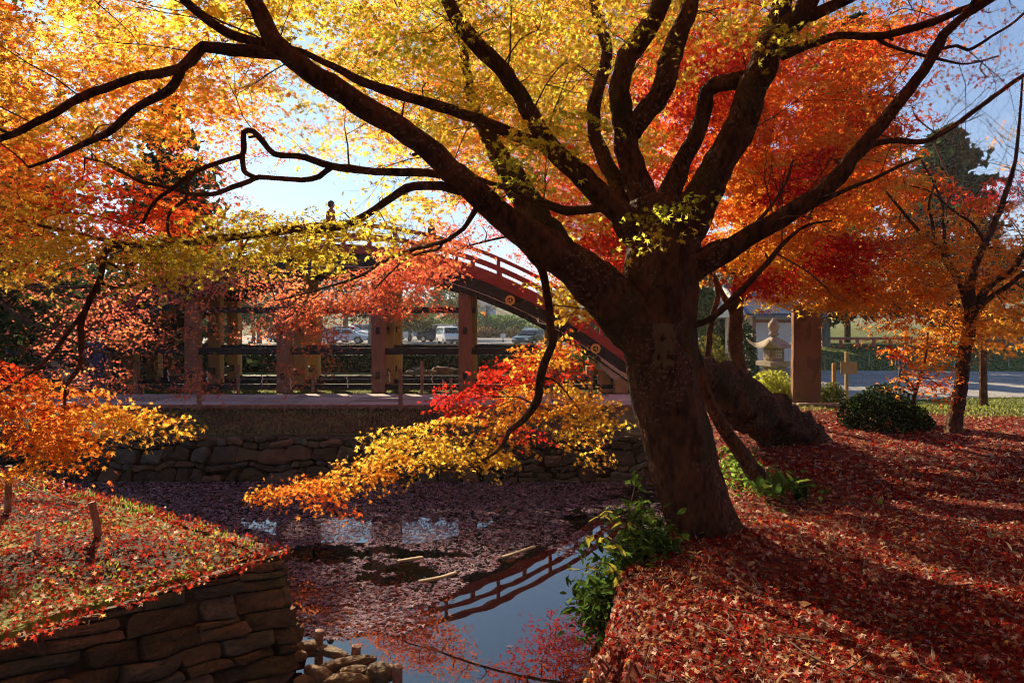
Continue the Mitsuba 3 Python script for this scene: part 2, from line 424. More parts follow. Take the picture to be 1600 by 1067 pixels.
class Foliage:
    """Collects sprays of leaves: flat layers of leaves, each layer of one hue."""

    def __init__(self, seed):
        self.rng, self.parts, self.discs = np.random.default_rng(seed), [], []

    def zone(self, px, py, D, rx, ry, rd, n, hue, hs=0.06, size=0.058, ang=0.0, tilt=0.62, disc=0.26, per=34, shape=LEAF_STAR, dark=1.0, flat=0.22, pale=0.0):
        self.blob(at(px, py, D), rx * D / FOC, rd, ry * D / FOC, n, hue, hs, size, ang, tilt, disc, per, shape, dark, flat, pale)

    def blob(self, c, ax, ay, az, n, hue, hs=0.06, size=0.058, ang=0.0, tilt=0.62, disc=0.26, per=34, shape=LEAF_STAR, dark=1.0, flat=0.22, pale=0.0):
        rng = self.rng
        k = max(1, int(n / per))
        B = in_ball(rng, k)
        a = math.radians(ang)
        ex, ez = np.array([math.cos(a), 0, -math.sin(a)]), np.array([math.sin(a), 0, math.cos(a)])
        Cn = c + B[:, :1] * ax * ex + B[:, 1:2] * np.array([0, ay, 0]) + B[:, 2:] * az * ez
        self.discs.append(Cn)
        hd = rng.normal(hue, hs, k)
        rad = disc * rng.uniform(0.6, 1.35, k)
        slope = rng.normal(0, 0.28, (k, 2)) + np.array([0.55 * math.tan(-a) if abs(a) < 1 else 0, 0])
        which = rng.integers(0, k, n)
        rr, th = np.sqrt(rng.uniform(0, 1, n)) * rad[which], rng.uniform(0, 2 * np.pi, n)
        dx, dy = rr * np.cos(th), rr * np.sin(th)
        dz = slope[which, 0] * dx + slope[which, 1] * dy - 0.55 * rr ** 2 / rad[which] * 0.6 + rng.normal(0, flat * 0.28, n) * rad[which]
        P = Cn[which] + np.stack([dx, dy, dz], 1)
        t = np.clip(hd[which] + rng.normal(0, hs * 0.55, n), 0, 1.2)
        col = ramp(t) * rng.uniform(0.72, 1.12, (n, 1)) * dark
        col = col * (1 - pale) + pale * np.array([[0.95, 0.62, 0.50]])
        up = np.stack([-slope[which, 0] + dx / rad[which] * 0.5, -slope[which, 1] + dy / rad[which] * 0.5, np.ones(n)], 1)
        ok = shaded(P)
        self.parts.append(leaf_mesh(rng, P[ok], size * rng.uniform(0.65, 1.2, ok.sum()), np.clip(col, 0.005, 0.95)[ok], tilt, shape, up[ok]))

    def leaves(self, name, parent, mat='leaf_mat'):
        """Every leaf a part of its own, for the nearest sprays."""
        for v, f, c in self.parts:
            m = len(LEAF_STAR[0])
            for k in range(len(v) // m):
                put(name, (v[k * m:(k + 1) * m], LEAF_STAR[1]), mat, parent, color=c[k * m:(k + 1) * m])
        self.parts = []

    def build(self, name, parent, mat='leaf_mat', label=None, kind='stuff'):
        k, V, F, Cc = 0, [], [], []
        for v, f, c in self.parts:
            V.append(v); F.append(f + k); Cc.append(c); k += len(v)
        self.parts = []
        return put(name, (np.vstack(V), np.vstack(F)), mat, parent, color=np.vstack(Cc), label=label, kind=kind)


def grow(rng, base, direction, r, length, depth, out, tips, spread=0.55, droop=0.0, segs=4, fork=3):
    """Forking branches; out gets rows for tube(), tips the end points."""
    p, d = np.array(base, float), np.array(direction, float)
    rows = [[*p, r]]
    for k in range(segs):
        d = d + rng.normal(0, 0.13, 3) + np.array([0, 0, -droop])
        d /= np.linalg.norm(d)
        p = p + d * length / segs
        rows.append([*p, r * (1 - 0.45 * (k + 1) / segs)])
    out.append(np.array(rows))
    if depth == 0:
        tips.append(p)
        return
    for _ in range(fork):
        dd = d + rng.normal(0, spread, 3)
        dd /= np.linalg.norm(dd)
        t = rng.uniform(0.45, 1.0)
        i = min(len(rows) - 1, max(1, int(round(t * segs))))
        grow(rng, rows[i][:3], dd, rows[i][3] * 0.7, length * rng.uniform(0.6, 0.85), depth - 1, out, tips, spread, droop, segs, fork)


def branch(parent, name, rows, n=8, lump=0.10, seed=0, mat='bark_mat', step=0.06, label=None, freq=6.0):
    """rows: (px, py, D, width in px)."""
    q = np.array([[*at(a, b, D), w / FOC * D / 2] for a, b, D, w in rows])
    s = spline(q, step)
    s[:, :3] += (meshkit.fbm(s[:, None, :3].repeat(3, 1) * 3.5 + np.arange(3)[None, :, None] * 19.7 + seed, 2) - 0.5) * np.minimum(0.05, s[:, 3:4] * 0.7)
    s[:, :3] += (meshkit.fbm(s[:, None, :3].repeat(3, 1) * 8.5 + np.arange(3)[None, :, None] * 31.7 + seed, 2) - 0.5) * np.clip(s[:, 3:4] * 0.75, 0.006, 0.03)
    s[:, 3] *= 1 + 0.22 * (meshkit.fbm(np.column_stack([s[:, :3] * 9 + seed]), 2, 3) - 0.5) + 0.5 * np.clip(meshkit.noise(s[:, :3] * 3.1 + seed * 1.7, 9) - 0.80, 0, 1)
    put(name, tube(s, n, lump * 1.5, seed, freq * 1.6), mat, parent, smooth=True, label=label)
    return s


def branchlets(parent, limbs, seed, per_m=2.2, r1=0.006, reach=0.75):
    """Short forking side shoots and broken stubs all along the limbs."""
    rng = np.random.default_rng(seed)
    out = []
    for q in limbs:
        L = np.linalg.norm(np.diff(q[:, :3], axis=0), axis=1).sum()
        for _ in range(int(L * per_m)):
            k = int(rng.integers(len(q) // 5, len(q) - 1))
            t = q[k + 1, :3] - q[k, :3]
            t /= np.linalg.norm(t) + 1e-9
            d = rng.normal(0, 1, 3)
            d -= t * (d @ t)
            d = d / np.linalg.norm(d) + t * rng.uniform(0.2, 0.9) + np.array([0, 0, 0.25])
            d /= np.linalg.norm(d)
            if rng.uniform() < 0.18:
                out.append(tube(np.array([[*q[k, :3], min(q[k, 3] * 0.5, 0.016)], [*(q[k, :3] + d * (q[k, 3] + rng.uniform(0.02, 0.07))), min(q[k, 3] * 0.4, 0.012)]]), 6))
                continue
            rows, tips = [], []
            grow(rng, q[k, :3], d, min(q[k, 3] * 0.4, r1 * rng.uniform(0.6, 1.3)), rng.uniform(0.25, reach), 2, rows, tips, 0.5, 0.02, 4, 2)
            out += [tube(o, 4) for o in rows]
    put('branchlets', join(out), 'twig_mat', parent, kind='stuff')


def twigs(parent, discs, limbs, seed, reach=1.5, r0=0.006, mat='twig_mat'):
    """Thin twigs: each layer of leaves is reached from the nearest limb or from a twig already there, so that they fork."""
    rng = np.random.default_rng(seed)
    L = np.vstack(limbs)[:, :3]
    P = np.vstack(discs)
    d, i = cKDTree(L).query(P)
    order = np.argsort(d)
    nodes, rad = [], []
    out = []
    for k in order:
        p = P[k]
        a, dist, ra = L[i[k]], d[k], r0 * (1.0 + 0.5 * min(d[k], 2))
        if nodes:
            N = np.array(nodes)
            dd = np.linalg.norm(N - p, axis=1)
            m = int(np.argmin(dd))
            if dd[m] < dist * 0.8:
                a, dist, ra = N[m], dd[m], rad[m]
        if dist < 0.05:
            continue
        if dist > reach:
            continue
        mid = (a + p) / 2 + rng.normal(0, 0.10, 3) * dist + np.array([0, 0, 0.08 * dist])
        rp = ra * 0.62
        q = spline(np.array([[*a, ra], [*mid, (ra + rp) / 2], [*p, rp]]), max(0.12, dist / 4))
        out.append(tube(q, 3))
        nodes += [p, mid]
        rad += [max(rp, 0.0016), max((ra + rp) / 2, 0.0016)]
        for _ in range(2):
            e = p + rng.normal(0, 0.15, 3) * np.array([1, 1, 0.35])
            out.append(tube(np.array([[*p, max(rp * 0.7, 0.0015)], [*(0.5 * (p + e) + rng.normal(0, 0.025, 3)), 0.0014], [*e, 0.001]]), 3))
    if out:
        put('twigs', join(out), mat, parent, kind='stuff')


# ------------------------------------------------------------------ terrain
EY = np.array([-3, 2, 3.5, 4.2, 4.9, 5.7, 6.5, 8, 10, 12.5, 60.0])
EX = np.array([0.1, 0.35, 0.5, 0.6, 0.88, 1.25, 1.85, 2.45, 3.0, 3.3, 3.4])
MOUND = Polygon([(-1.98, 5.72), (-2.5, 4.95), (-3.1, 4.05), (-4.3, 2.2), (-5.6, 0.2), (-20, 0.2), (-20, 12.6), (-9.0, 10.3), (-5.75, 8.3), (-3.4, 6.75)])


def sstep(a, b, x):
    t = np.clip((x - a) / (b - a), 0, 1)
    return t * t * (3 - 2 * t)


_ring = np.array(MOUND.exterior.coords)


def mound_dist(x, y):
    """Signed distance to the rim of the mound, positive inside."""
    p = np.stack([x, y], -1)
    best = np.full(x.shape, 1e9)
    inside = np.zeros(x.shape, bool)
    for a, b in zip(_ring[:-1], _ring[1:]):
        e = b - a
        t = np.clip(((p - a) @ e) / (e @ e), 0, 1)
        best = np.minimum(best, np.linalg.norm(p - a - t[..., None] * e, axis=-1))
        cond = ((a[1] > y) != (b[1] > y)) & (x < (b[0] - a[0]) * (y - a[1]) / (b[1] - a[1] + 1e-12) + a[0])
        inside ^= cond
    return np.where(inside, best, -best)


def ground_z(x, y):
    x, y = np.asarray(x, float), np.asarray(y, float)
    p = np.stack([x, y, 0 * x], -1)
    nz = meshkit.fbm(p * 0.9, 3, 3) - 0.5
    nf = meshkit.fbm(p * 4.0, 3, 5) - 0.5
    bank = 0.25 * sstep(8.5, 2.0, y) + 0.16 * nz + 0.035 * nf + 0.16 * np.exp(-((x - 1.7) ** 2 + (y - 5.5) ** 2) / 0.8) - 0.02
    bank = bank * sstep(15.5, 12.5, y) - 0.03 * sstep(12.5, 15.5, y)
    bank = bank + 0.16 * np.exp(-((x - 6.3) ** 2 / 6 + (y - 14.5) ** 2 / 2.5))
    s = x - np.interp(y, EY, EX)
    bed = WATER - 0.45
    z = bed + (bank - bed) * sstep(-0.72, 0.26, s + 0.42 * nz + 0.5 * nf)
    far = -0.24 + 0.22 * sstep(13.0, 15.0, y) + 0.05 * nf * sstep(15.2, 14.6, y)
    w = sstep(12.86, 13.0, y)
    z = np.where(s < 0.4, np.maximum(z, bed + (far - bed) * w), z)
    z = np.where(y > 15.05, np.where(s < 0.4, -0.02, z * sstep(2.0, 1.2, 0 * x)), z) * 1.0
    flat = sstep(14.9, 15.3, y)
    z = z * (1 - flat) + flat * (-0.03)
    md = mound_dist(x, y)
    mz = 0.015 + 0.10 * sstep(0.1, 1.6, md) + 0.10 * nz + 0.04 * nf
    z = np.where(md > -0.22, np.maximum(z, bed + (mz - bed) * sstep(-0.2, 0.06, md)), z)
    # mud flat at the foot of the near wall
    q = np.exp(-(((x + 1.25) * 0.9) ** 2 + ((y - 5.35) * 1.0) ** 2) / 0.14) * 0.62
    q = np.maximum(q, np.exp(-(((x + 1.55)) ** 2 + ((y - 4.9)) ** 2) / 0.35) * 0.60)
    z = np.where(md < 0, np.maximum(z, bed + q), z)
    # grass bank behind the gravel, and rising land beyond the moat
    z = z - 0.72 * sstep(15.2, 21.5, y) * sstep(4.2, 7.5, x) * sstep(120, 60, y)
    z = z + 1.05 * sstep(38, 46, y) * sstep(6.5, 12, x) * sstep(400, 200, y)
    z = z - 0.08 * sstep(22, 40, y) * sstep(8, 4, x)
    z = z + 5 * sstep(130, 420, y) ** 1.5
    return z


def axis(segments):
    out = []
    for a, b, st in segments:
        out.append(np.linspace(a, b, max(2, int(round((b - a) / st))), endpoint=False))
    return np.append(np.concatenate(out), segments[-1][1])


gx = axis([(-900, -100, 50), (-100, -30, 6), (-30, -9, 0.7), (-9, 6, 0.12), (6, 14, 0.25), (14, 40, 1.2), (40, 120, 8), (120, 900, 60)])
gy = axis([(-40, -4, 3), (-4, 1.5, 0.4), (1.5, 13.4, 0.12), (13.4, 20, 0.25), (20, 45, 0.7), (45, 140, 5), (140, 1200, 50)])
GX, GY = np.meshgrid(gx, gy, indexing='ij')
GZ = ground_z(GX, GY)
ni, nj = GX.shape
I, J = np.meshgrid(np.arange(ni - 1), np.arange(nj - 1), indexing='ij')
a0 = I * nj + J
gf = np.vstack([np.stack([a0, a0 + nj, a0 + nj + 1], -1).reshape(-1, 3), np.stack([a0, a0 + nj + 1, a0 + 1], -1).reshape(-1, 3)])
put('ground', (np.stack([GX, GY, GZ], -1).reshape(-1, 3), gf), 'ground_mat', smooth=True, kind='structure', label='earth, lawn and leaf strewn banks round the pond')

wx, wy = np.linspace(-16, 5, 3), np.linspace(-6, 13.2, 3)
put('pond_water', (np.array([[-22, -6, WATER], [4.4, -6, WATER], [4.4, 13.1, WATER], [-22, 13.1, WATER]]), np.array([[0, 1, 2], [0, 2, 3]])), 'water_mat', kind='structure',
    label='still dark pond water mirroring the sky and bridge')


def sheet(name, poly, lift, mat, label, res=0.5, zf=None):
    """A thin sheet that follows the ground inside a polygon."""
    v, f = trimesh.creation.triangulate_polygon(poly, engine='earcut')
    m = trimesh.Trimesh(np.column_stack([v, np.zeros(len(v))]), f, process=False)
    for _ in range(8):
        if m.edges_unique_length.max() < res * 2:
            break
        m = m.subdivide()
    V = np.array(m.vertices)
    V[:, 2] = ground_z(V[:, 0], V[:, 1]) + lift
    F = np.array(m.faces)
    n = np.cross(V[F[:, 1]] - V[F[:, 0]], V[F[:, 2]] - V[F[:, 0]])
    F[n[:, 2] < 0] = F[n[:, 2] < 0][:, ::-1]
    return put(name, (V, F), mat, smooth=True, kind='structure', label=label)


gp = [(5.0, 23.0), (8, 22.4), (11, 22.8), (16, 24.0), (26, 25), (46, 26), (46, 37.5), (30, 37), (19, 37.8), (15, 39), (12, 42), (8, 42), (7, 33)]
sheet('gravel_path', Polygon(gp), 0.03, 'gravel_mat', 'pale gravel path striped with tree shadows beyond the bank', 1.2)
sheet('parking_lot', Polygon([(-60, 44), (-2, 44), (24, 60), (24, 112), (-60, 112)]), 0.05, 'asphalt_mat', 'grey asphalt parking lot beyond the bridge', 5.0)

# hills
hx, hy = np.linspace(-900, 1400, 150), np.linspace(420, 1100, 40)
HX, HY = np.meshgrid(hx, hy, indexing='ij')
ridge = 17 + 27 * sstep(-150, 200, HX) + 10 * sstep(300, 800, HX) + 8 * sstep(-100, -500, HX)
HZ = ridge * np.sin(np.clip((HY - 420) / 180, 0, 1) * math.pi / 2) * (0.75 + 0.5 * meshkit.fbm(np.stack([HX, HY, 0 * HX], -1) * 0.006, 4, 8)) + 7 * meshkit.noise(np.stack([HX, HY, 0 * HX], -1) * 0.09) - 6
i_, j_ = np.meshgrid(np.arange(149), np.arange(39), indexing='ij')
b0 = i_ * 40 + j_
put('hills', (np.stack([HX, HY, HZ], -1).reshape(-1, 3), np.vstack([np.stack([b0, b0 + 40, b0 + 41], -1).reshape(-1, 3), np.stack([b0, b0 + 41, b0 + 1], -1).reshape(-1, 3)])),
    'hill_mat', smooth=True, kind='structure', label='wooded hills fading to blue beyond the parking lot')

# ------------------------------------------------------------------ paved path
rngp = np.random.default_rng(21)
pathk = put('path', rbox(24, 2.62, 0.06, 0, (-5.5, 16.62, -0.02)), 'stone_mat', uv=const_uv(rbox(24, 2.62, 0.06)[0], 0.0), kind='structure', label='paved stone path in front of the bridge pillars')
for row, (ya, yb) in enumerate([(15.36, 16.22), (16.24, 17.10), (17.12, 17.88)]):
    x = -14.0 + rngp.uniform(-0.6, 0)
    while x < 4.4:
        w = rngp.uniform(0.95, 1.5)
        vf = rbox(w - 0.04, yb - ya - 0.03, 0.05, 0.008, (x + w / 2, (ya + yb) / 2, 0.022 + rngp.uniform(-0.006, 0.006)))
        put('paving_slab', vf, 'slab_mat', pathk, uv=const_uv(vf[0], rngp.uniform(0, 1)))
        x += w
kv = rbox(19.2, 0.10, 0.16, 0.015, (-4.6, 15.29, 0.0))
put('kerb', kv, 'wood_mat', uv=const_uv(kv[0], 0.4, 0.0), kind='structure', label='dark reddish kerb along the near edge of the path')


# ------------------------------------------------------------------ stone walls
def smooth_poly(poly, gap, rnd):
    q = poly.buffer(-gap - rnd).buffer(rnd)
    if q.is_empty:
        return None
    if q.geom_type != 'Polygon':
        q = max(q.geoms, key=lambda g: g.area)
    return q


def cells(W, H, rng, hh, ll, warp, skew=0.0, seed=0):
    """Irregular courses of a dry stone wall, W by H: rows of uneven height split into stones of uneven length, the joints bent and stepped."""
    out = []
    v = -0.3 * W * abs(skew) - 0.1
    while v < H + 0.3 * W * abs(skew):
        h = rng.uniform(*hh) * rng.choice([0.55, 1.0, 1.35], p=[0.3, 0.5, 0.2])
        u = -rng.uniform(0, ll[1])
        while u < W:
            l = rng.uniform(*ll) * (0.6 + 0.4 * h / hh[1])
            k = rng.uniform(-0.25, 0.25, 4) * h
            q = [[(u + k[0], v), (u + l + k[1], v), (u + l + k[2], v + h), (u + k[3], v + h)]]
            if h > 0.6 * hh[1] and rng.uniform() < 0.3:
                m = rng.uniform(0.3, 0.7)
                a, b, c, d = q[0]
                q = [[a, b, (b[0] + (c[0] - b[0]) * m, v + h * m), (a[0] + (d[0] - a[0]) * m, v + h * m * rng.uniform(0.8, 1.2))], None]
                q[1] = [q[0][3], q[0][2], c, d]
            for w in q:
                ring = []
                for (x0_, y0_), (x1_, y1_) in zip(w, w[1:] + w[:1]):
                    for t in np.linspace(0, 1, 5, endpoint=False):
                        ring.append((x0_ + (x1_ - x0_) * t, y0_ + (y1_ - y0_) * t))
                out.append(np.array(ring))
            u += l
        v += h
    frame, polys = sbox(0, 0, W, H), []
    for r in out:
        p3 = np.column_stack([r, np.full(len(r), seed * 3.7)])
        d = np.stack([meshkit.fbm(p3 * 3.2, 2, seed) - 0.5, meshkit.fbm(p3 * 2.6 + 9, 3, seed + 1) - 0.5], 1) * 2
        q = r + d * np.array([0.8, 1.0]) * warp
        q[:, 1] += skew * (q[:, 0] - W / 2)
        pl = Polygon(q).buffer(0).intersection(frame)
        if pl.geom_type == 'Polygon' and pl.area > 0.002:
            polys.append(pl)
    return polys


def stone(poly, depth, proud, bulge, rng, seed):
    """A stone with the outline poly: returns vertices in (u, v, w), w outwards."""
    L = poly.exterior.length
    n = 22
    o = np.array([poly.exterior.interpolate(t * L / n).coords[0] for t in range(n)])
    c = np.array(poly.centroid.coords[0])
    o = c + (o - c) * (1 - np.abs(rng.normal(0, 0.022, (n, 1))))
    rings = []
    tilt = rng.normal(0, 0.16, 2)
    for k, w in ((1.0, -depth), (1.0, proud * 0.6), (0.955, proud * 0.96), (0.66, proud + bulge * 0.7), (0.3, proud + bulge)):
        q = c + (o - c) * k
        ww = w + ((q - c) @ tilt if w > 0 else 0)
        rings.append(np.column_stack([q, np.broadcast_to(ww, n)]))
    v = np.vstack(rings)
    rough = meshkit.fbm(np.column_stack([v[:, :2] * 11, v[:, 2] * 7 + seed]), 3, 2) - 0.5
    v[:, 2] += np.where(v[:, 2] > -depth * 0.9, rough * (proud + bulge) * 1.1, 0)
    m = len(v)
    v = np.vstack([v, [[*c, proud + bulge]]])
    i, j = np.meshgrid(np.arange(4), np.arange(n), indexing='ij')
    a0, a1 = i * n + j, i * n + (j + 1) % n
    f = np.vstack([np.stack([a0, a1, a1 + n], -1).reshape(-1, 3), np.stack([a0, a1 + n, a0 + n], -1).reshape(-1, 3), np.stack([4 * n + np.arange(n), 4 * n + (np.arange(n) + 1) % n, np.full(n, m)], -1)])
    return v, f


def wall_face(parent, origin, du, dv, dn, W, H, hh, ll, warp, seed, proud=0.05, bulge=0.05, gap=0.007, rnd=0.03, depth=0.12, tone=(0, 1), skew=0.0):
    rng = np.random.default_rng(seed)
    M = np.stack([du, dv, dn], 1)
    for k, pl in enumerate(cells(W, H, rng, hh, ll, warp, skew, seed)):
        q = smooth_poly(pl, gap, min(rnd, 0.2 * math.sqrt(pl.area)))
        if q is None or q.area < 0.003:
            continue
        v, f = stone(q, depth, proud * rng.uniform(0.5, 1.5), bulge * rng.uniform(0.4, 1.3), rng, seed + k)
        v = v @ M.T + origin
        put('stone', (v, f), 'stone_mat', parent, smooth=False, uv=const_uv(v, rng.uniform(*tone), rng.uniform()))


X, Yv, Zv = np.eye(3)
fw = thing('stone_wall', 'low rubble stone retaining wall in shade across the pond below the path', 'stone wall')
core = rbox(17.6, 0.5, 1.3, 0, (-5.3, 13.02, -0.92))
put('core', core, 'stone_mat', fw, uv=const_uv(core[0], 0.0))
bt = np.array([0, 0.22, 1.0]); bt /= np.linalg.norm(bt)
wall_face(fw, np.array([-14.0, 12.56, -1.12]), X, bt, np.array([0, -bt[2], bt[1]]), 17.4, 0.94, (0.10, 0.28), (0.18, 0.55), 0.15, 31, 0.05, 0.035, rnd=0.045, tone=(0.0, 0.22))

nw = thing('stone_wall', 'dry stone wall of dark slabs holding up the leaf covered mound', 'stone wall')
cA, cB, cC = np.array([-1.94, 5.76]), np.array([-4.3, 2.2]), np.array([-3.6, 6.9])
for (p0, p1, n, seed, W) in ((cA, cB, 165, 41, None), (cC, cA, 60, 43, None)):
    d = p1 - p0
    W = float(np.linalg.norm(d)); d = d / W
    if p0 is cA:
        du = np.array([d[0], d[1], 0])
        nout = np.array([-d[1], d[0], 0])
    else:
        du = np.array([d[0], d[1], 0]); nout = np.array([-d[1], d[0], 0])
    if nout[0] < 0:
        nout = -nout
    up = np.array([0, 0, 1.0]) * 1 - nout * 0.26
    up /= np.linalg.norm(up)
    nn = np.cross(du, up)
    if nn @ nout < 0:
        nn = -nn
    H = 1.16
    o = np.array([p0[0], p0[1], -1.14]) + nout * 0.26
    wall_face(nw, o, du, up, nn, W, H, (0.06, 0.17), (0.18, 0.62), 0.05, seed, 0.045, 0.018, gap=0.0025, rnd=0.006, depth=0.2, tone=(0.0, 0.7), skew=0.16)
    a = np.array([*p0, 0]) - nout * 0.02
    b = np.array([*p1, 0]) - nout * 0.02
    q = []
    for pnt, off in ((a, 0), (b, 0)):
        q += [pnt + nout * 0.24 + [0, 0, -1.3], pnt + nout * 0.0 + [0, 0, -0.04], pnt - nout * 0.35 + [0, 0, -0.04], pnt - nout * 0.35 + [0, 0, -1.3]]
    cm = m3.Manifold.hull_points(np.array(q))
    cv = tri(cm)
    put('core', cv, 'stone_mat', nw, uv=const_uv(cv[0], 0.0))

# ------------------------------------------------------------------ arched bridge
BX, BD = -4.78, 18.9


def gb(x):            # underside of the girder
    return 3.365 - 0.048 * (x - BX) ** 2


def strip(x0, x1, lo, hi, y0, y1, n=40, base=gb):
    """A bent bar following the arch from lo to hi above the girder's underside."""
    xs = np.linspace(x0, x1, n)
    v = []
    for x in xs:
        b = base(x)
        v += [[x, y0, b + lo], [x, y1, b + lo], [x, y1, b + hi], [x, y0, b + hi]]
    f = []
    for k in range(n - 1):
        a = 4 * k
        for j in range(4):
            p, q = a + j, a + (j + 1) % 4
            f += [[p, p + 4, q + 4], [p, q + 4, q]]
    f += [[0, 1, 2], [0, 2, 3]]
    a = 4 * (n - 1)
    f += [[a, a + 2, a + 1], [a, a + 3, a + 2]]
    return np.array(v), np.array(f)[:, ::-1]


br = thing('arched_bridge', 'high arched red and black wooden bridge on pillars beyond the pond', 'bridge')
X0, X1 = BX - 8.05, BX + 8.05
for side, yy in ((0, BD - 0.25), (1, BD + 3.05)):
    yi = yy + (0.22 if side == 0 else -0.22)
    g = put('girder', strip(X0, X1, 0.0, 0.44, min(yy, yi), max(yy, yi)), 'black_lacquer_mat', br)
    put('flange', strip(X0, X1, -0.05, 0.0, min(yy, yi) - 0.05, max(yy, yi) + 0.05), 'black_lacquer_mat', br)
    put('trim', strip(X0, X1, 0.085, 0.105, yy - 0.018 if side == 0 else yy + 0.002, yy - 0.002 if side == 0 else yy + 0.018), 'tint_mat', br,
        color=const_col(np.zeros((160, 3)), (0.5, 0.46, 0.42)))
    put('fascia', strip(X0, X1, 0.443, 0.69, yy - 0.06, yy + 0.10), 'red_lacquer_mat', br)
    rl = yy - 0.0
    put('rail', strip(X0 - 0.2, X1 + 0.2, 0.88, 1.0, rl - 0.05, rl + 0.05), 'red_lacquer_mat', br)
    put('rail', strip(X0 - 0.3, X1 + 0.3, 1.185, 1.285, rl - 0.06, rl + 0.06), 'red_lacquer_mat', br)
    for k in range(-11, 12):
        x = BX + 0.18 + 0.705 * k
        tall = k % 2 == 0
        h = 1.187 if tall else 0.882
        w = 0.10 if tall else 0.12
        vf = rbox(w, 0.10, h - 0.66, 0.008, (x, rl, gb(x) + (h + 0.66) / 2))
        put('baluster', vf, 'red_lacquer_mat', br)
deck = strip(X0, X1, 0.45, 0.52, BD - 0.14, BD + 2.94)
put('deck', deck, 'wood_mat', br, uv=const_uv(deck[0], 0.3))

def tomoe(rad):
    """Three comma shapes."""
    out = []
    for k in range(3):
        a0 = k * 2 * math.pi / 3
        shapes = [Point(0.42 * rad * math.cos(a0), 0.42 * rad * math.sin(a0)).buffer(0.22 * rad)]
        for t in np.linspace(0, 1, 14):
            a = a0 + t * 2.1
            r = (0.42 + 0.26 * t) * rad + 0.06 * rad
            shapes.append(Point(r * math.cos(a), r * math.sin(a)).buffer(max(0.02, 0.19 * (1 - t) + 0.02) * rad))
        out.append(unary_union(shapes))
    return unary_union(out)


def to_front(vf, x, y, z):
    v = np.asarray(vf[0])
    return np.column_stack([v[:, 0] + x, y - v[:, 2], v[:, 1] + z]), np.asarray(vf[1])[:, ::-1]


for cx in (-0.05, 2.28, 2 * BX + 0.05, 2 * BX - 2.28):
    cz = gb(cx) + 0.235
    d = tri(trimesh.creation.cylinder(0.135, 0.03, sections=36))
    ck = put('crest', to_front(d, cx, BD - 0.268, cz), 'gold_mat', br)
    ring = trimesh.creation.annulus(0.105, 0.118, 0.006, sections=36)
    g = tomoe(0.105)
    pcs = [tri(trimesh.creation.extrude_polygon(p, 0.008, engine='earcut')) for p in getattr(g, 'geoms', [g])]
    put('comma_mark', to_front(join(pcs), cx, BD - 0.2835, cz), 'black_lacquer_mat', ck)

PXS = [-11.35, -8.82, -6.29, -3.68, -1.29, 1.2]
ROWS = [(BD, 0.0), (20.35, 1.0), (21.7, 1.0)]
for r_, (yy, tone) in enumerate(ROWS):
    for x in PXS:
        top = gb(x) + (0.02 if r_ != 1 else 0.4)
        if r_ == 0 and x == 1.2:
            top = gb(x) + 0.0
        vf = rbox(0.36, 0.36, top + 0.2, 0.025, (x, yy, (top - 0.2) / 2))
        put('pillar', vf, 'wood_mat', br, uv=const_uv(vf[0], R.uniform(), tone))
    off = 0.0 if r_ == 0 else 0.03
    for zz, hh, xa, xb in ((1.13 + off, 0.18, -14.6, 0.75), (0.145 + off, 0.13, -14.6, 3.1)):
        put('tie_beam', rbox(xb - xa, 0.13, hh, 0.012, ((xa + xb) / 2, yy, zz)), 'black_lacquer_mat', br)
    if r_ < 1:
        put('tie_beam', rbox(8.25, 0.13, 0.16, 0.012, (-5.14, yy, 2.26)), 'black_lacquer_mat', br)
for x in PXS:
    for zz in (1.70, 0.47):
        put('cross_tie', rbox(0.11, 3.22, 0.19, 0.01, (x, 20.3, zz + (0.0 if x != -8.82 else 0.02))), 'black_lacquer_mat', br)
# wrapped girder end and its stub supports, right
for k, (x, yy) in enumerate(((2.72, BD - 0.14), (2.72, BD + 2.9), (2 * BX - 2.72, BD - 0.14))):
    vf = rbox(0.34, 0.34, 0.75, 0.02, (x - 0.16, yy + 0.25, 0.15))
    put('stub_pillar', vf, 'wood_mat', br, uv=const_uv(vf[0], 0.5, 1.0))
    vf = rbox(0.36, 0.34, 0.62, 0.02, (x + 0.26, yy + 0.02, 0.08))
    put('stub_pillar', vf, 'wood_mat', br, uv=const_uv(vf[0], 0.2, 1.0))
    pts = np.array([[x - 0.3, 0.96], [x + 0.72, 0.30], [x + 0.72, 0.03], [x + 0.38, 0.12], [x + 0.15, 0.28], [x - 0.1, 0.50], [x - 0.28, 0.66]])
    mm = tri(trimesh.creation.extrude_polygon(Polygon(pts), 0.34, engine='earcut'))
    mm = (np.column_stack([mm[0][:, 0], yy + 0.22 - mm[0][:, 2], mm[0][:, 1]]), mm[1][:, ::-1])
    tm = trimesh.Trimesh(*mm, process=True).subdivide().subdivide().subdivide()
    vv = np.array(tm.vertices)
    vv += (meshkit.fbm(vv[:, None].repeat(3, 1) * 6 + np.arange(3)[None, :, None] * 11, 3) - 0.5) * 0.09
    put('end_cover', (vv, tm.faces), 'tint_mat', br, color=const_col(vv, (0.42, 0.35, 0.26)), smooth=True, label='pale crumpled cover over the foot of the girder')


# ------------------------------------------------------------------ rope fences
def post_rows(parent, pts, r, h, mat='wood_mat', lean=None, tone=(0.3, 0.0)):
    tops = []
    for k, (x, y, z) in enumerate(pts):
        lx, ly = (lean[k] if lean else (0, 0))
        hh = h[k] if hasattr(h, '__len__') else h
        q = np.array([[x, y, z - 0.15, r], [x + lx * 0.5, y + ly * 0.5, z + hh * 0.5, r], [x + lx, y + ly, z + hh, r * 0.96]])
        vf = tube(q, 10)
        put('post', vf, mat, parent, uv=const_uv(vf[0], *tone), smooth=False)
        tops.append(np.array([x + lx, y + ly, z + hh]))
    return tops


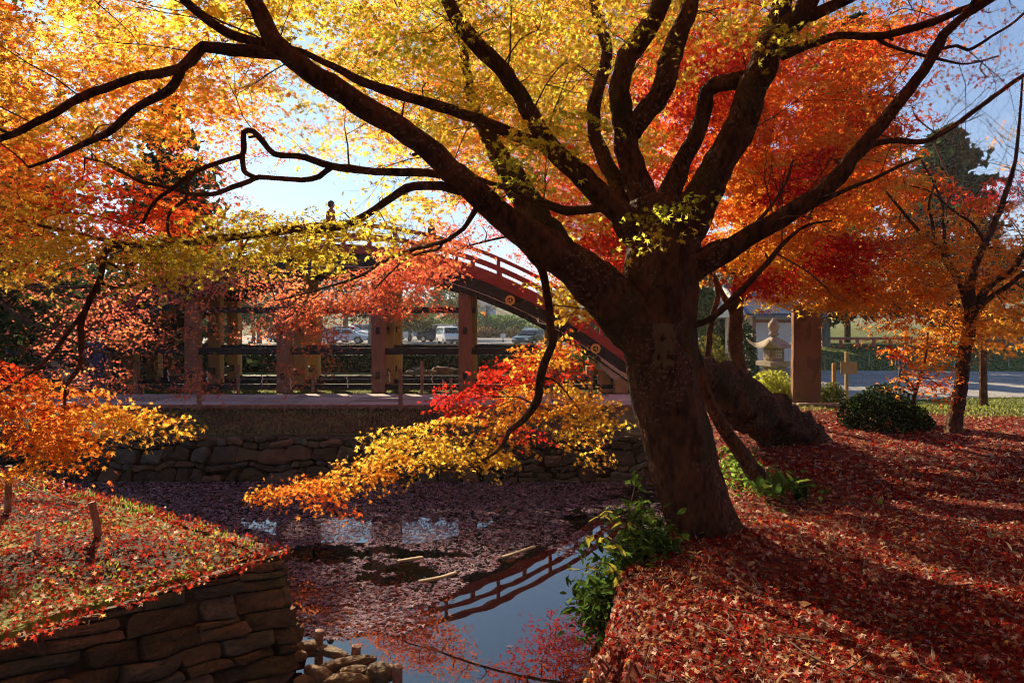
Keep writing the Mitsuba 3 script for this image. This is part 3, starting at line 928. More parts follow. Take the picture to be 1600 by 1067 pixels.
def rope(parent, a, b, sag, r=0.006, mat='twig_mat', name='rope'):
    t = np.linspace(0, 1, 14)[:, None]
    p = a * (1 - t) + b * t
    p[:, 2] -= (4 * t * (1 - t))[:, 0] * sag
    put(name, tube(np.column_stack([p, np.full(14, r)]), 5), mat, parent)
    return p


def streamer(parent, p, h, rng):
    """A zigzag folded paper strip hanging from p."""
    w = 0.03
    v, f = [], []
    x = 0.0
    steps = 4
    for k in range(steps):
        z0, z1 = -k * h / steps, -(k + 1) * h / steps
        sx = (k % 2) * 0.02 + rng.normal(0, 0.006)
        yy = rng.normal(0, 0.01)
        b = len(v)
        v += [[sx, yy, z0], [sx + w, yy + 0.01, z0], [sx + w + 0.01, yy, z1], [sx + 0.01, yy - 0.012, z1]]
        f += [[b, b + 1, b + 2], [b, b + 2, b + 3]]
    v = np.array(v) + p
    v2 = v + np.array([0, 0.0015, 0])
    n = len(v)
    put('paper_streamer', (np.vstack([v, v2]), np.vstack([f, np.array(f)[:, ::-1] + n])), 'tint_mat', parent, color=const_col(np.zeros((2 * n, 3)), (0.50, 0.45, 0.42)))


rf = np.random.default_rng(5)
f1 = thing('rope_fence', 'low rope fence of thin brown posts along the near edge of the path', 'rope fence')
tp = post_rows(f1, [(-11.2, 14.9, -0.05), (-6.85, 14.95, -0.04), (-2.44, 14.95, -0.05), (1.72, 14.95, -0.05)], 0.047, [0.95, 0.96, 0.95, 0.93])
for a, b in zip(tp[:-1], tp[1:]):
    p = rope(f1, a - [0, 0, 0.10], b - [0, 0, 0.10], 0.16, 0.004)
f2 = thing('rope_fence', 'rope fence with white paper streamers between the bridge pillars', 'rope fence')
tp = post_rows(f2, [(-10.1, 18.35, 0), (-7.36, 18.35, 0), (-5.35, 18.35, 0.0), (-2.42, 18.35, 0), (-1.63, 18.2, 0.0), (1.62, 18.4, 0)], 0.045, [0.85, 0.78, 0.55, 0.88, 0.45, 0.95], tone=(0.5, 0.0))
for a, b in zip(tp[:-1], tp[1:]):
    p = rope(f2, a - [0, 0, 0.08], b - [0, 0, 0.08], 0.12, 0.005)
    for k in (4, 9):
        streamer(f2, p[k] - [0, 0.01, 0.0], rf.uniform(0.22, 0.32), rf)
f3 = thing('rope_fence', 'short leaning stakes joined by thin cord on the leaf covered mound', 'rope fence')
mp = [at(157, 852, 5.75), at(12, 806, 6.55), at(-190, 800, 6.6)]
mp = [np.array([p[0], p[1], float(ground_z(p[0], p[1]))]) for p in mp]
tp = post_rows(f3, [tuple(p) for p in mp], 0.030, [0.29, 0.44, 0.40], lean=[(-0.075, 0.0), (0.01, 0.0), (0, 0)], tone=(0.1, 0.0))
rope(f3, tp[0] - [0, 0, 0.02], tp[1] - [0, 0, 0.08], 0.05, 0.004)
end = np.array([-4.3, 4.6, 0.12])
p = rope(f3, tp[0] - [0, 0, 0.02], end, 0.06, 0.004)
streamer(f3, p[4], 0.18, rf)
streamer(f3, p[9], 0.20, rf)

# ------------------------------------------------------------------ the big maple
big = thing('maple_tree', 'huge old maple leaning over the pond with thick dark trunk and yellow to orange leaves', 'tree')
LB = []
D0 = 5.5
zb = 0.02
trunk = [(1140, 930, 5.45, 150), (1122, 885, 5.45, 122), (1102, 830, 5.5, 104), (1077, 755, 5.5, 104), (1058, 690, 5.5, 108), (1041, 625, 5.5, 106), (1031, 560, 5.5, 112),
         (1028, 490, 5.5, 116), (1032, 425, 5.5, 112), (1030, 370, 5.5, 100), (1022, 310, 5.5, 70)]
q = np.array([[*at(a, b, D), w / FOC * D / 2] for a, b, D, w in trunk])
ts = spline(q, 0.035)
v, f = tube(ts, 36, 0.10, 3, 3.2)
# buttress roots and shallow flutes of the trunk
cen = np.column_stack([np.interp(v[:, 2], ts[:, 2], ts[:, 0]), np.full(len(v), D0)])
low = sstep(0.75, 0.0, v[:, 2])
ang = np.arctan2(v[:, 1] - cen[:, 1], v[:, 0] - cen[:, 0])
k = 1 + low * (0.04 + 0.22 * np.maximum(0, np.cos(ang * 3 + 0.9)) ** 2) + 0.035 * np.sin(ang * 5 + v[:, 2] * 1.7) + 0.02 * np.sin(ang * 9 - v[:, 2] * 2.3)
v[:, :2] = cen + (v[:, :2] - cen) * k[:, None]
put('trunk', (v, f), 'bark_mat', big, smooth=True, label='thick furrowed trunk with a pale patch of missing bark')
LB.append(ts)


def limb(name, rows, n=12, lump=0.14, seed=0, label=None, step=0.06):
    LB.append(branch(big, name, rows, n, lump, seed, step=step, label=label))


limb('limb', [(1030, 575, 5.45, 70), (990, 510, 5.35, 84), (934, 446, 5.25, 78), (866, 396, 5.15, 62), (800, 352, 5.05, 46), (742, 303, 4.95, 40), (692, 256, 4.85, 38), (640, 212, 4.75, 36), (588, 180, 4.65, 35), (530, 142, 4.55, 34),
             (472, 102, 4.45, 32), (430, 62, 4.4, 30), (400, 12, 4.35, 25), (384, -40, 4.3, 22), (360, -140, 4.2, 18)], 20, 0.13, 11, 'main limb reaching up to the left over the pond')
limb('limb', [(455, 82, 4.43, 26), (400, 80, 4.4, 20), (358, 79, 4.38, 19), (316, 74, 4.35, 19), (298, 96, 4.33, 17), (280, 109, 4.3, 15)], 12, 0.14, 12)
limb('limb', [(284, 106, 4.31, 15), (250, 116, 4.28, 14), (216, 121, 4.25, 13.5), (162, 140, 4.2, 13), (111, 162, 4.15, 12.5), (67, 187, 4.1, 12), (0, 216, 4.05, 11), (-70, 238, 4.0, 9)], 10, 0.14, 13)
limb('limb', [(282, 104, 4.33, 14), (278, 122, 4.35, 14), (266, 142, 4.38, 14), (236, 156, 4.4, 13), (209, 173, 4.42, 12), (182, 199, 4.45, 12), (152, 216, 4.47, 11), (115, 233, 4.5, 9), (80, 250, 4.55, 6), (45, 262, 4.6, 4)], 10, 0.14, 14)
limb('limb', [(425, 76, 4.42, 16), (408, 70, 4.42, 14), (354, 51, 4.4, 14), (324, 32, 4.38, 14), (287, 0, 4.35, 13), (262, -40, 4.3, 10)], 10, 0.12, 15)
limb('limb', [(715, 276, 4.95, 13.6), (670, 270, 4.98, 12.8), (600, 269, 5.02, 11.9), (560, 266, 5.05, 11.9), (516, 260, 5.1, 11.0), (466, 245, 5.15, 9.3), (429, 241, 5.18, 9.3), (412, 222, 5.2, 9.3), (396, 205, 5.2, 8.5), (381, 206, 5.2, 9.3),
             (381, 228, 5.22, 8.5), (378, 243, 5.22, 8.5), (354, 250, 5.25, 7.6), (310, 267, 5.28, 7.6), (287, 280, 5.3, 7.6), (270, 294, 5.3, 7.2), (248, 310, 5.32, 6.0), (234, 326, 5.35, 5.1), (224, 348, 5.4, 3.8)], 10, 0.14, 16, 'crooked thin limb with a sharp bend')
limb('limb', [(518, 262, 5.1, 9.3), (500, 277, 5.12, 8.9), (472, 281, 5.14, 8.5), (440, 279, 5.16, 7.6), (405, 277, 5.18, 7.6), (390, 283, 5.2, 7.6), (362, 292, 5.22, 7.6), (338, 302, 5.25, 7.6), (304, 305, 5.28, 7.2), (277, 297, 5.3, 6.8), (250, 290, 5.32, 6.4), (216, 283, 5.35, 5.5),
             (189, 267, 5.4, 5.1), (169, 256, 5.45, 4.2), (132, 246, 5.5, 3.4)], 10, 0.14, 17)
limb('limb', [(378, 243, 5.22, 8), (379, 256, 5.21, 8), (381, 267, 5.2, 8), (390, 274, 5.19, 8), (402, 279, 5.18, 7)], 8, 0.1, 18)
limb('limb', [(294, 282, 5.28, 6), (291, 300, 5.3, 6), (288, 313, 5.3, 6), (270, 327, 5.32, 5.5), (262, 340, 5.35, 5), (262, 360, 5.4, 4), (268, 372, 5.45, 3)], 8, 0.1, 19)
limb('limb', [(720, 296, 4.95, 18), (690, 290, 4.95, 15), (648, 291, 4.97, 14), (614, 307, 5.0, 13), (588, 326, 5.02, 12), (560, 344, 5.05, 12), (525, 356, 5.08, 11), (490, 360, 5.1, 11), (460, 359, 5.12, 11.5), (430, 365, 5.15, 11), (390, 368, 5.18, 11), (330, 374, 5.22, 11), (270, 383, 5.28, 10), (215, 384, 5.34, 8), (150, 372, 5.4, 6), (80, 356, 5.5, 5), (20, 342, 5.6, 4)], 10, 0.13, 20,
     'thin level limb carrying the yellow sprays')
limb('limb', [(748, 318, 5.0, 11), (735, 340, 5.05, 8), (724, 358, 5.1, 7.5), (706, 371, 5.15, 7), (690, 379, 5.2, 6.5), (650, 388, 5.9, 7), (600, 408, 6.6, 6), (560, 432, 7.2, 5), (500, 452, 7.8, 3), (430, 470, 8.4, 2)], 8, 0.1, 21)
limb('limb', [(692, 377, 5.19, 5), (688, 386, 5.4, 5), (678, 391, 5.7, 4.5), (655, 396, 6.4, 4), (630, 408, 7.2, 3.5), (608, 428, 8.0, 3), (585, 452, 8.6, 2.5)], 8, 0.1, 22)
# second great limb and its fork
limb('limb', [(1020, 400, 5.5, 60), (1000, 368, 5.5, 58), (975, 340, 5.5, 46), (948, 316, 5.5, 38), (901, 267, 5.45, 34), (867, 234, 5.4, 32), (838, 192, 5.35, 28), (812, 146, 5.3, 26), (783, 103, 5.25, 26), (740, 66, 5.2, 25), (712, 28, 5.15, 22), (694, -8, 5.1, 19), (680, -90, 5.0, 15)], 14, 0.13, 23, 'limb forking to the upper left')
limb('limb', [(866, 236, 5.4, 24), (847, 229, 5.38, 21), (810, 212, 5.34, 20), (773, 198, 5.3, 18), (719, 175, 5.22, 17), (665, 159, 5.15, 17), (611, 143, 5.05, 16), (564, 128, 4.98, 14), (520, 104, 4.9, 11), (470, 80, 4.85, 8), (420, 66, 4.8, 6)], 10, 0.12, 24)
limb('limb', [(905, 430, 5.6, 50), (870, 385, 5.75, 50), (840, 342, 5.9, 48), (815, 300, 6.05, 42), (788, 258, 6.2, 34), (762, 215, 6.35, 26), (745, 180, 6.5, 20), (732, 130, 6.6, 16), (720, 60, 6.7, 12), (700, -30, 6.8, 9)], 14, 0.12, 25, 'limb rising behind the main limb')
limb('limb', [(985, 340, 5.55, 18), (960, 322, 5.55, 15), (935, 325, 5.55, 14), (891, 330, 5.6, 14), (850, 318, 5.65, 13), (820, 300, 5.7, 11), (770, 288, 5.8, 8), (729, 273, 5.9, 6)], 10, 0.1, 26)
limb('limb', [(1020, 380, 5.55, 60), (1005, 320, 5.6, 46), (990, 270, 5.6, 40), (978, 232, 5.6, 37), (975, 190, 5.55, 36), (969, 140, 5.5, 34), (981, 88, 5.45, 33), (1008, 50, 5.4, 32), (1036, 0, 5.35, 29), (1058, -60, 5.3, 24), (1075, -160, 5.2, 16)], 14, 0.12, 27, 'upright limb in the middle of the crown')
limb('limb', [(985, 210, 5.58, 30), (1003, 182, 5.6, 33), (1024, 158, 5.62, 34), (1041, 118, 5.64, 34), (1048, 80, 5.66, 33), (1066, 36, 5.68, 30), (1082, -10, 5.7, 26), (1100, -100, 5.75, 18)], 14, 0.12, 28)
limb('limb', [(985, 330, 5.75, 34), (962, 290, 5.8, 28), (945, 250, 5.85, 24), (928, 200, 5.9, 22), (930, 150, 5.95, 20), (950, 88, 6.0, 18), (935, 30, 6.1, 16), (922, -30, 6.2, 12)], 10, 0.12, 29)
# right hand limbs
limb('limb', [(1045, 420, 5.5, 80), (1066, 365, 5.5, 68), (1090, 318, 5.45, 60), (1115, 275, 5.4, 52), (1147, 214, 5.35, 48), (1171, 152, 5.3, 46), (1194, 101, 5.25, 44), (1213, 62, 5.2, 42), (1250, 26, 5.15, 34), (1272, -10, 5.1, 28), (1310, -110, 5.0, 18)], 16, 0.13, 30, 'thick limb leaning up to the right')
limb('limb', [(1205, 85, 5.24, 36), (1216, 40, 5.25, 34), (1222, 0, 5.25, 30), (1228, -70, 5.3, 22)], 12, 0.12, 31)
limb('limb', [(1222, 84, 5.22, 22), (1242, 78, 5.22, 16), (1276, 67, 5.2, 13), (1306, 57, 5.2, 12), (1345, 57, 5.2, 12), (1381, 54, 5.2, 12), (1431, 44, 5.2, 12), (1472, 29, 5.2, 11), (1516, 10, 5.2, 9), (1545, -6, 5.2, 8), (1620, -50, 5.2, 5)], 10, 0.12, 32)
limb('limb', [(1246, 32, 5.16, 24), (1270, 24, 5.16, 20), (1296, 10, 5.16, 18), (1330, -4, 5.16, 15), (1400, -50, 5.2, 10)], 10, 0.12, 33)
limb('limb', [(1036, 330, 5.6, 44), (1062, 268, 5.62, 30), (1084, 222, 5.6, 27), (1098, 180, 5.56, 26), (1107, 142, 5.5, 26), (1127, 129, 5.45, 26), (1150, 124, 5.4, 26), (1180, 118, 5.32, 24)], 12, 0.1, 34, 'elbowed limb joining the right hand limb')
limb('limb', [(1050, 440, 5.45, 56), (1080, 420, 5.4, 44), (1112, 402, 5.35, 38), (1150, 382, 5.3, 34), (1195, 354, 5.25, 31), (1249, 323, 5.2, 29), (1296, 287, 5.15, 26), (1330, 251, 5.12, 24), (1357, 218, 5.1, 22), (1384, 185, 5.08, 20), (1411, 148, 5.05, 18), (1441, 110, 5.02, 17), (1466, 67, 5.0, 16), (1499, 32, 4.97, 13), (1536, 6, 4.95, 11), (1600, -30, 4.9, 8)], 14, 0.12, 35, 'long thin limb crossing the right of the picture')
limb('limb', [(1496, 34, 4.98, 9), (1515, 12, 4.95, 8), (1530, -12, 4.9, 7), (1560, -60, 4.9, 5)], 8, 0.1, 36)
limb('limb', [(1342, 238, 5.12, 12), (1365, 226, 5.15, 10), (1401, 219, 5.2, 9), (1441, 222, 5.25, 8.5), (1466, 212, 5.28, 8), (1492, 196, 5.3, 8), (1543, 159, 5.35, 7), (1600, 117, 5.4, 6), (1660, 80, 5.45, 4)], 8, 0.1, 37)
limb('limb', [(1235, 335, 5.22, 12), (1262, 326, 5.3, 9), (1310, 302, 5.4, 7), (1357, 283, 5.5, 6), (1400, 262, 5.6, 5), (1440, 246, 5.7, 3)], 8, 0.1, 38)
limb('limb', [(1366, 56, 5.2, 7), (1380, 66, 5.2, 6), (1397, 74, 5.2, 5), (1445, 88, 5.2, 5), (1475, 95, 5.2, 4), (1512, 100, 5.25, 3), (1560, 88, 5.3, 2.5)], 8, 0.1, 39)
limb('limb', [(1472, 76, 5.0, 5), (1495, 72, 5.05, 5), (1512, 79, 5.1, 5), (1530, 70, 5.12, 4.5), (1549, 57, 5.15, 4), (1586, 34, 5.2, 3.5), (1620, 0, 5.2, 3)], 8, 0.1, 40)
limb('limb', [(1055, 512, 5.45, 16), (1077, 510, 5.4, 11), (1104, 502, 5.35, 10.5), (1134, 478, 5.3, 10.5), (1161, 451, 5.25, 10), (1188, 421, 5.2, 9), (1212, 394, 5.15, 8), (1235, 370, 5.1, 6), (1262, 352, 5.1, 4.5), (1300, 345, 5.1, 3)], 8, 0.1, 41, 'slender bough curving out to the right')
limb('limb', [(1095, 395, 5.4, 14), (1120, 378, 5.5, 10), (1150, 372, 5.6, 8), (1185, 345, 5.7, 6), (1220, 300, 5.8, 4.5), (1240, 250, 5.9, 3.5)], 8, 0.1, 42)
# drooping boughs
limb('limb', [(836, 396, 5.1, 24), (848, 424, 5.3, 13), (856, 468, 5.6, 12.5), (861, 509, 5.85, 13), (862, 539, 6.0, 13.5), (851, 566, 6.1, 14), (844, 596, 6.15, 13.5), (839, 620, 6.2, 13.5), (828, 640, 6.2, 12), (812, 660, 6.2, 10), (796, 674, 6.2, 8), (786, 694, 6.2, 6), (760, 716, 6.3, 4), (700, 735, 6.4, 3)], 12, 0.12, 43, 'drooping bough hanging toward the water')
limb('limb', [(843, 604, 6.16, 5), (853, 590, 6.2, 4), (872, 598, 6.3, 3.2), (886, 615, 6.4, 2.6), (905, 640, 6.45, 2)], 6, 0.1, 44)
limb('limb', [(205, 384, 5.36, 7), (178, 388, 5.45, 8), (165, 396, 5.5, 9), (159, 428, 5.55, 9), (138, 475, 5.6, 9), (128, 502, 5.6, 9), (126, 539, 5.55, 9), (126, 570, 5.5, 8), (112, 590, 5.45, 6), (104, 605, 5.4, 5), (100, 640, 5.35, 4.5), (102, 650, 5.35, 4)], 10, 0.12, 45, 'thin bough hanging down at the left')
limb('limb', [(128, 492, 5.6, 7), (111, 512, 5.55, 6.5), (98, 532, 5.5, 6), (81, 553, 5.45, 5.5), (66, 568, 5.4, 5), (34, 592, 5.35, 4), (6, 608, 5.3, 3), (-30, 618, 5.3, 2)], 8, 0.1, 46)
limb('limb', [(168, 410, 5.52, 6), (190, 420, 5.6, 5.5), (215, 408, 5.7, 5), (240, 400, 5.8, 4), (262, 430, 5.9, 3), (300, 460, 6.0, 2.5)], 8, 0.1, 47)
limb('limb', [(152, 440, 5.55, 5), (185, 450, 5.65, 4), (240, 436, 5.8, 3.5), (300, 440, 5.9, 2.5)], 8, 0.1, 48)

# foliage of the big maple.  zone: px, py, D, half width px, half height px, half depth m, leaves, hue
fo = Foliage(101)
for zn in [
    (520, 40, 5.6, 240, 90, 1.2, 3400, 0.36), (640, 170, 6.3, 200, 110, 1.1, 2800, 0.38), (820, 70, 6.2, 200, 120, 1.2, 3400, 0.35), (780, 200, 6.6, 150, 90, 1.0, 2400, 0.38),
    (900, 170, 6.6, 110, 120, 0.9, 2200, 0.37), (560, 130, 7.2, 220, 120, 1.0, 1800, 0.48), (700, 40, 5.2, 150, 60, 0.5, 1000, 0.30), (880, 210, 5.0, 70, 60, 0.35, 420, 0.32),
    (870, 330, 6.6, 90, 60, 0.6, 800, 0.42), (620, 330, 6.2, 70, 70, 0.6, 500, 0.36), (930, 20, 5.2, 120, 70, 0.6, 900, 0.34),
]:
    fo.zone(*(zn[:6] + (int(zn[6] * 0.85),) + zn[7:]), hs=0.07, size=0.068, disc=0.36, per=60, flat=0.11, tilt=0.5)
fo.zone(1215, 55, 4.85, 45, 40, 0.3, 210, 0.26, hs=0.05, size=0.068, tilt=0.85)
fo.zone(1110, 30, 6.2, 110, 60, 0.8, 1300, 0.48, hs=0.10)
fo.zone(1290, 10, 5.6, 130, 50, 0.7, 1200, 0.55, hs=0.08)
fo.zone(1470, 40, 5.4, 110, 46, 0.5, 420, 0.70, hs=0.07, size=0.05, disc=0.4)
fo.zone(1430, 150, 5.5, 80, 50, 0.4, 200, 0.66, hs=0.07, size=0.05, disc=0.4)
fo.zone(1530, 130, 5.5, 80, 60, 0.4, 160, 0.75, hs=0.07, size=0.045, disc=0.4)
fo.build('foliage', big, label='yellow leaves of the middle of the crown')
D1d = fo.discs
fp = Foliage(121)
fp.zone(830, 285, 4.75, 62, 48, 0.28, 110, 0.24, hs=0.05, size=0.072, tilt=0.85, per=18)
fp.zone(1052, 318, 4.9, 60, 16, 0.3, 100, 0.24, hs=0.05, ang=-8, size=0.072, tilt=0.8, per=22)
fp.zone(1045, 352, 4.85, 52, 16, 0.25, 90, 0.36, hs=0.04, size=0.072, tilt=0.8, ang=-12, per=22)
fp.leaves('leaf', big)
fo.discs += fp.discs
fo2 = Foliage(102)
for zn in [
    (90, 70, 5.4, 190, 110, 1.3, 4600, 0.55), (300, 60, 5.2, 150, 90, 0.9, 2600, 0.52), (230, 150, 5.8, 170, 90, 0.9, 3000, 0.58), (60, 190, 5.2, 140, 90, 0.9, 2400, 0.52),
    (170, 200, 5.1, 90, 40, 0.4, 800, 0.44), (30, 330, 5.4, 110, 80, 0.6, 1700, 0.52), (120, 300, 6.2, 150, 90, 0.8, 2200, 0.86), (230, 320, 6.4, 110, 80, 0.7, 1400, 0.82), (40, 240, 6.4, 120, 70, 0.7, 1600, 0.80),
    (-120, 120, 5.4, 120, 260, 1.2, 2500, 0.60), (370, 150, 6.6, 90, 80, 0.8, 900, 0.62),
]:
    fo2.zone(*(zn[:6] + (int(zn[6] * 0.85),) + zn[7:]), hs=0.08, size=0.068, disc=0.36, per=60, flat=0.11, tilt=0.5)
fo2.build('foliage', big, label='orange and golden leaves at the upper left')
fo3 = Foliage(103)
for zn in [(420, 350, 5.15, 130, 22, 0.35, 1300, 0.36), (330, 395, 5.25, 110, 26, 0.35, 900, 0.35), (150, 385, 5.4, 150, 34, 0.45, 1600, 0.39), (500, 390, 5.15, 70, 26, 0.3, 700, 0.36), (270, 410, 5.3, 40, 34, 0.3, 420, 0.33), (560, 352, 5.1, 50, 22, 0.25, 300, 0.36), (20, 410, 5.6, 60, 44, 0.4, 600, 0.47), (595, 345, 5.2, 25, 45, 0.25, 200, 0.38)]:
    fo3.zone(*zn, hs=0.045)
fo3.build('foliage', big, label='pale yellow sprays along the level limb')
fo4 = Foliage(104)
for zn, an in [((700, 372, 6.2, 50, 30, 0.4, 260, 0.74), 0), ((640, 392, 6.4, 60, 20, 0.4, 300, 0.72), -14), ((440, 190, 8.5, 130, 90, 0.9, 900, 0.76), 0), ((340, 230, 8.2, 90, 70, 0.7, 600, 0.80), 0), ((330, 330, 8.2, 80, 40, 0.6, 420, 0.84), 0)]:
    fo4.zone(*zn, hs=0.05, ang=an, size=0.056, disc=0.3, pale=0.12)
fo4.build('foliage', big, label='thin coral leaves against the sky above the bridge')
fo6 = Foliage(106)
for zn, an in [((70, 640, 5.3, 110, 55, 0.45, 1500, 0.68), 15), ((210, 655, 5.2, 90, 22, 0.3, 800, 0.56), 8), ((90, 690, 5.1, 70, 40, 0.3, 700, 0.64), 0), ((20, 600, 5.4, 50, 30, 0.3, 380, 0.82), 10), ((40, 720, 5.0, 40, 20, 0.2, 160, 0.62), -30), ((0, 660, 5.2, 60, 50, 0.3, 500, 0.64), 0)]:
    fo6.zone(*zn, hs=0.045, ang=an, disc=0.2)
fo6.build('foliage', big, label='glowing orange sprays low at the left')
fo7 = Foliage(107)
for zn, an in [((890, 468, 6.62, 66, 34, 0.3, 800, 0.42), -8), ((855, 450, 6.67, 35, 30, 0.2, 312, 0.42), 0), ((930, 440, 6.72, 50, 50, 0.25, 525, 0.56), 20), ((850, 548, 6.62, 48, 28, 0.25, 575, 0.56), -12), ((905, 632, 6.57, 62, 34, 0.3, 1000, 0.52), 25), ((900, 680, 6.52, 45, 28, 0.2, 375, 0.48), 20),
               ((800, 640, 6.57, 90, 40, 0.35, 1125, 0.58), -20), ((670, 690, 6.52, 100, 36, 0.35, 1625, 0.47), -8), ((560, 735, 6.52, 90, 24, 0.3, 1000, 0.57), -14), ((470, 762, 6.52, 80, 16, 0.25, 600, 0.67), -8), ((760, 700, 6.52, 60, 30, 0.25, 475, 0.46), 0), ((520, 780, 6.47, 40, 16, 0.2, 175, 0.72), 0), ((795, 715, 6.52, 12, 26, 0.1, 62, 0.45), 0)]:
    fo7.zone(*zn, hs=0.04, ang=an, disc=0.22, size=0.06)
fo7.build('foliage', big, label='golden spray drooping to the water from the hanging bough')
fo8 = Foliage(108)
for zn, an in [((790, 590, 7.20, 130, 30, 0.35, 1700, 0.93), -22), ((720, 630, 7.10, 60, 24, 0.3, 500, 0.95), -15), ((892, 570, 7.10, 18, 40, 0.2, 180, 0.90), 10), ((820, 680, 7.00, 30, 16, 0.2, 140, 0.97), 0), ((960, 395, 6.4, 40, 60, 0.4, 700, 0.95), 0), ((925, 490, 7.20, 30, 14, 0.2, 90, 0.92), -20)]:
    fo8.zone(*zn, hs=0.03, ang=an, disc=0.24, size=0.062)
fo8.build('foliage', big, label='crimson spray behind the golden one')
# leaves out of view overhead and behind the camera, placed to block sky light
fo9 = Foliage(109)
for c, a, n, hue in [((-1.5, 5.5, 6.6), (3.2, 2.4, 0.9), 2200, 0.5), ((2.0, 5.5, 6.8), (2.6, 2.4, 1.0), 2200, 0.55), ((3.2, 4.0, 5.6), (1.8, 1.6, 0.8), 1200, 0.62), ((-2.2, 3.4, 5.4), (2.2, 1.5, 0.7), 1200, 0.55), ((-4.6, 6.2, 5.6), (1.5, 1.6, 0.6), 700, 0.6),
                     ((1.0, 0.0, 6.4), (5.5, 4.5, 1.0), 9000, 0.55), ((-5.0, 0.0, 5.8), (3.0, 4.0, 0.9), 4500, 0.6), ((6.5, 3.0, 5.6), (2.2, 4.0, 0.9), 4000, 0.65)]:
    fo9.blob(np.array(c), *a, n, hue, 0.12, 0.23, shape=LEAF_KITE, disc=0.6)
fo9.build('foliage', big, label='unseen high leaves of the crown, shading the ground and walls')
rng = np.random.default_rng(123)
P = np.vstack([np.array(c) + in_ball(rng, n) * np.array(a) for c, a, n in (((0.0, -7.5, 4.0), (13.0, 1.8, 4.4), 9000), ((13.0, -1.5, 4.0), (2.0, 7.0, 4.2), 6000), ((-11.5, -3.0, 3.6), (1.8, 5.5, 3.6), 4500))])  # leaf masses out of view, darkening the shaded walls and ground
v, f, c = leaf_mesh(rng, P, 0.36 * rng.uniform(0.6, 1.3, len(P)), np.array([[0.035, 0.055, 0.02]]) * rng.uniform(0.5, 1.5, (len(P), 1)), 1.0, LEAF_KITE)
put('unseen_woods', (v, f), 'needle_mat', color=c, kind='stuff', label='unseen dark evergreen leaves behind and beside the viewpoint, blocking sky light')
fo10 = Foliage(110)
for zn in [(640, 120, 9.0, 200, 110, 1.4, 3600, 0.47), (820, 130, 9.2, 160, 130, 1.4, 3800, 0.42), (760, 250, 8.6, 110, 60, 1.0, 1500, 0.48), (960, 60, 9.0, 140, 120, 1.4, 3000, 0.46), (700, -60, 9.0, 340, 90, 1.6, 4200, 0.45), (1060, -60, 9.0, 240, 90, 1.6, 3000, 0.52), (930, 250, 9.4, 90, 70, 1.0, 1500, 0.52), (480, 30, 8.6, 120, 60, 1.0, 1400, 0.46)]:
    fo10.zone(*zn, hs=0.09, size=0.08, shape=LEAF_SMALL, disc=0.5, per=80, flat=0.12)
fo10.build('foliage', big, label='golden leaves on the far side of the crown')
branchlets(big, LB[1:], 78)
twigs(big, fo.discs + fo2.discs + fo3.discs + fo4.discs + fo6.discs + fo7.discs + fo8.discs + fo10.discs, LB, 77)

# ------------------------------------------------------------------ other trees


def wild_tree(label, base, h, r, seed, crown, leaves, hue, hs=0.08, size=0.09, shape=LEAF_SMALL, group=None, depth=3, lean=(0, 0), bare=False, mat='leaf_mat', bark='bark_mat', dark=1.0, name='maple_tree', disc=0.5, flat=0.3, tilt=0.7, per=40, colour=None):
    """A tree in the background: trunk, branches and leaf sprays. crown: list of (centre offset, half axes, share)."""
    key = thing(name, label, 'tree', group)
    rng = np.random.default_rng(seed)
    out, tips = [], []
    d = np.array([lean[0], lean[1], 1.0])
    base = np.array(base, float)
    base[2] = float(ground_z(base[0], base[1]))
    q = [[*(base + d * t * h * 0.42 + rng.normal(0, 0.03, 3) * h * 0.12 * (t > 0)), r * (1.25 - 0.6 * t)] for t in (0, 0.35, 0.7, 1.0)]
    q[0][2] -= 0.2
    s = spline(np.array(q), 0.3)
    put('trunk', tube(s, 10, 0.1, seed, 4), bark, key, smooth=True)
    for k in range(4):
        st = s[int(len(s) * rng.uniform(0.6, 0.99))]
        dd = np.array([rng.normal(0, 0.6), rng.normal(0, 0.6), 0.9])
        grow(rng, st[:3], dd / np.linalg.norm(dd), st[3] * 0.6, h * 0.3, depth - 1, out, tips)
    put('branches', join([tube(o, 3 if bare else 5) for o in out]), bark if not bare else 'twig_mat', key, kind='stuff')
    if leaves:
        F = Foliage(seed + 1)
        tot = sum(c[2] for c in crown)
        for off, ax, w in crown:
            F.blob(base + np.array(off), *ax, int(leaves * w / tot), hue, hs, size, 0, tilt, disc, per, shape, dark, flat)
        if colour is not None:
            F.parts = [(v, f, np.clip(np.array(colour)[None] * (0.6 + 0.8 * c.sum(1, keepdims=True) / c.sum(1).mean() * 0.5), 0.003, 0.9)) for v, f, c in F.parts]
        F.build('foliage', key, mat)
    return key


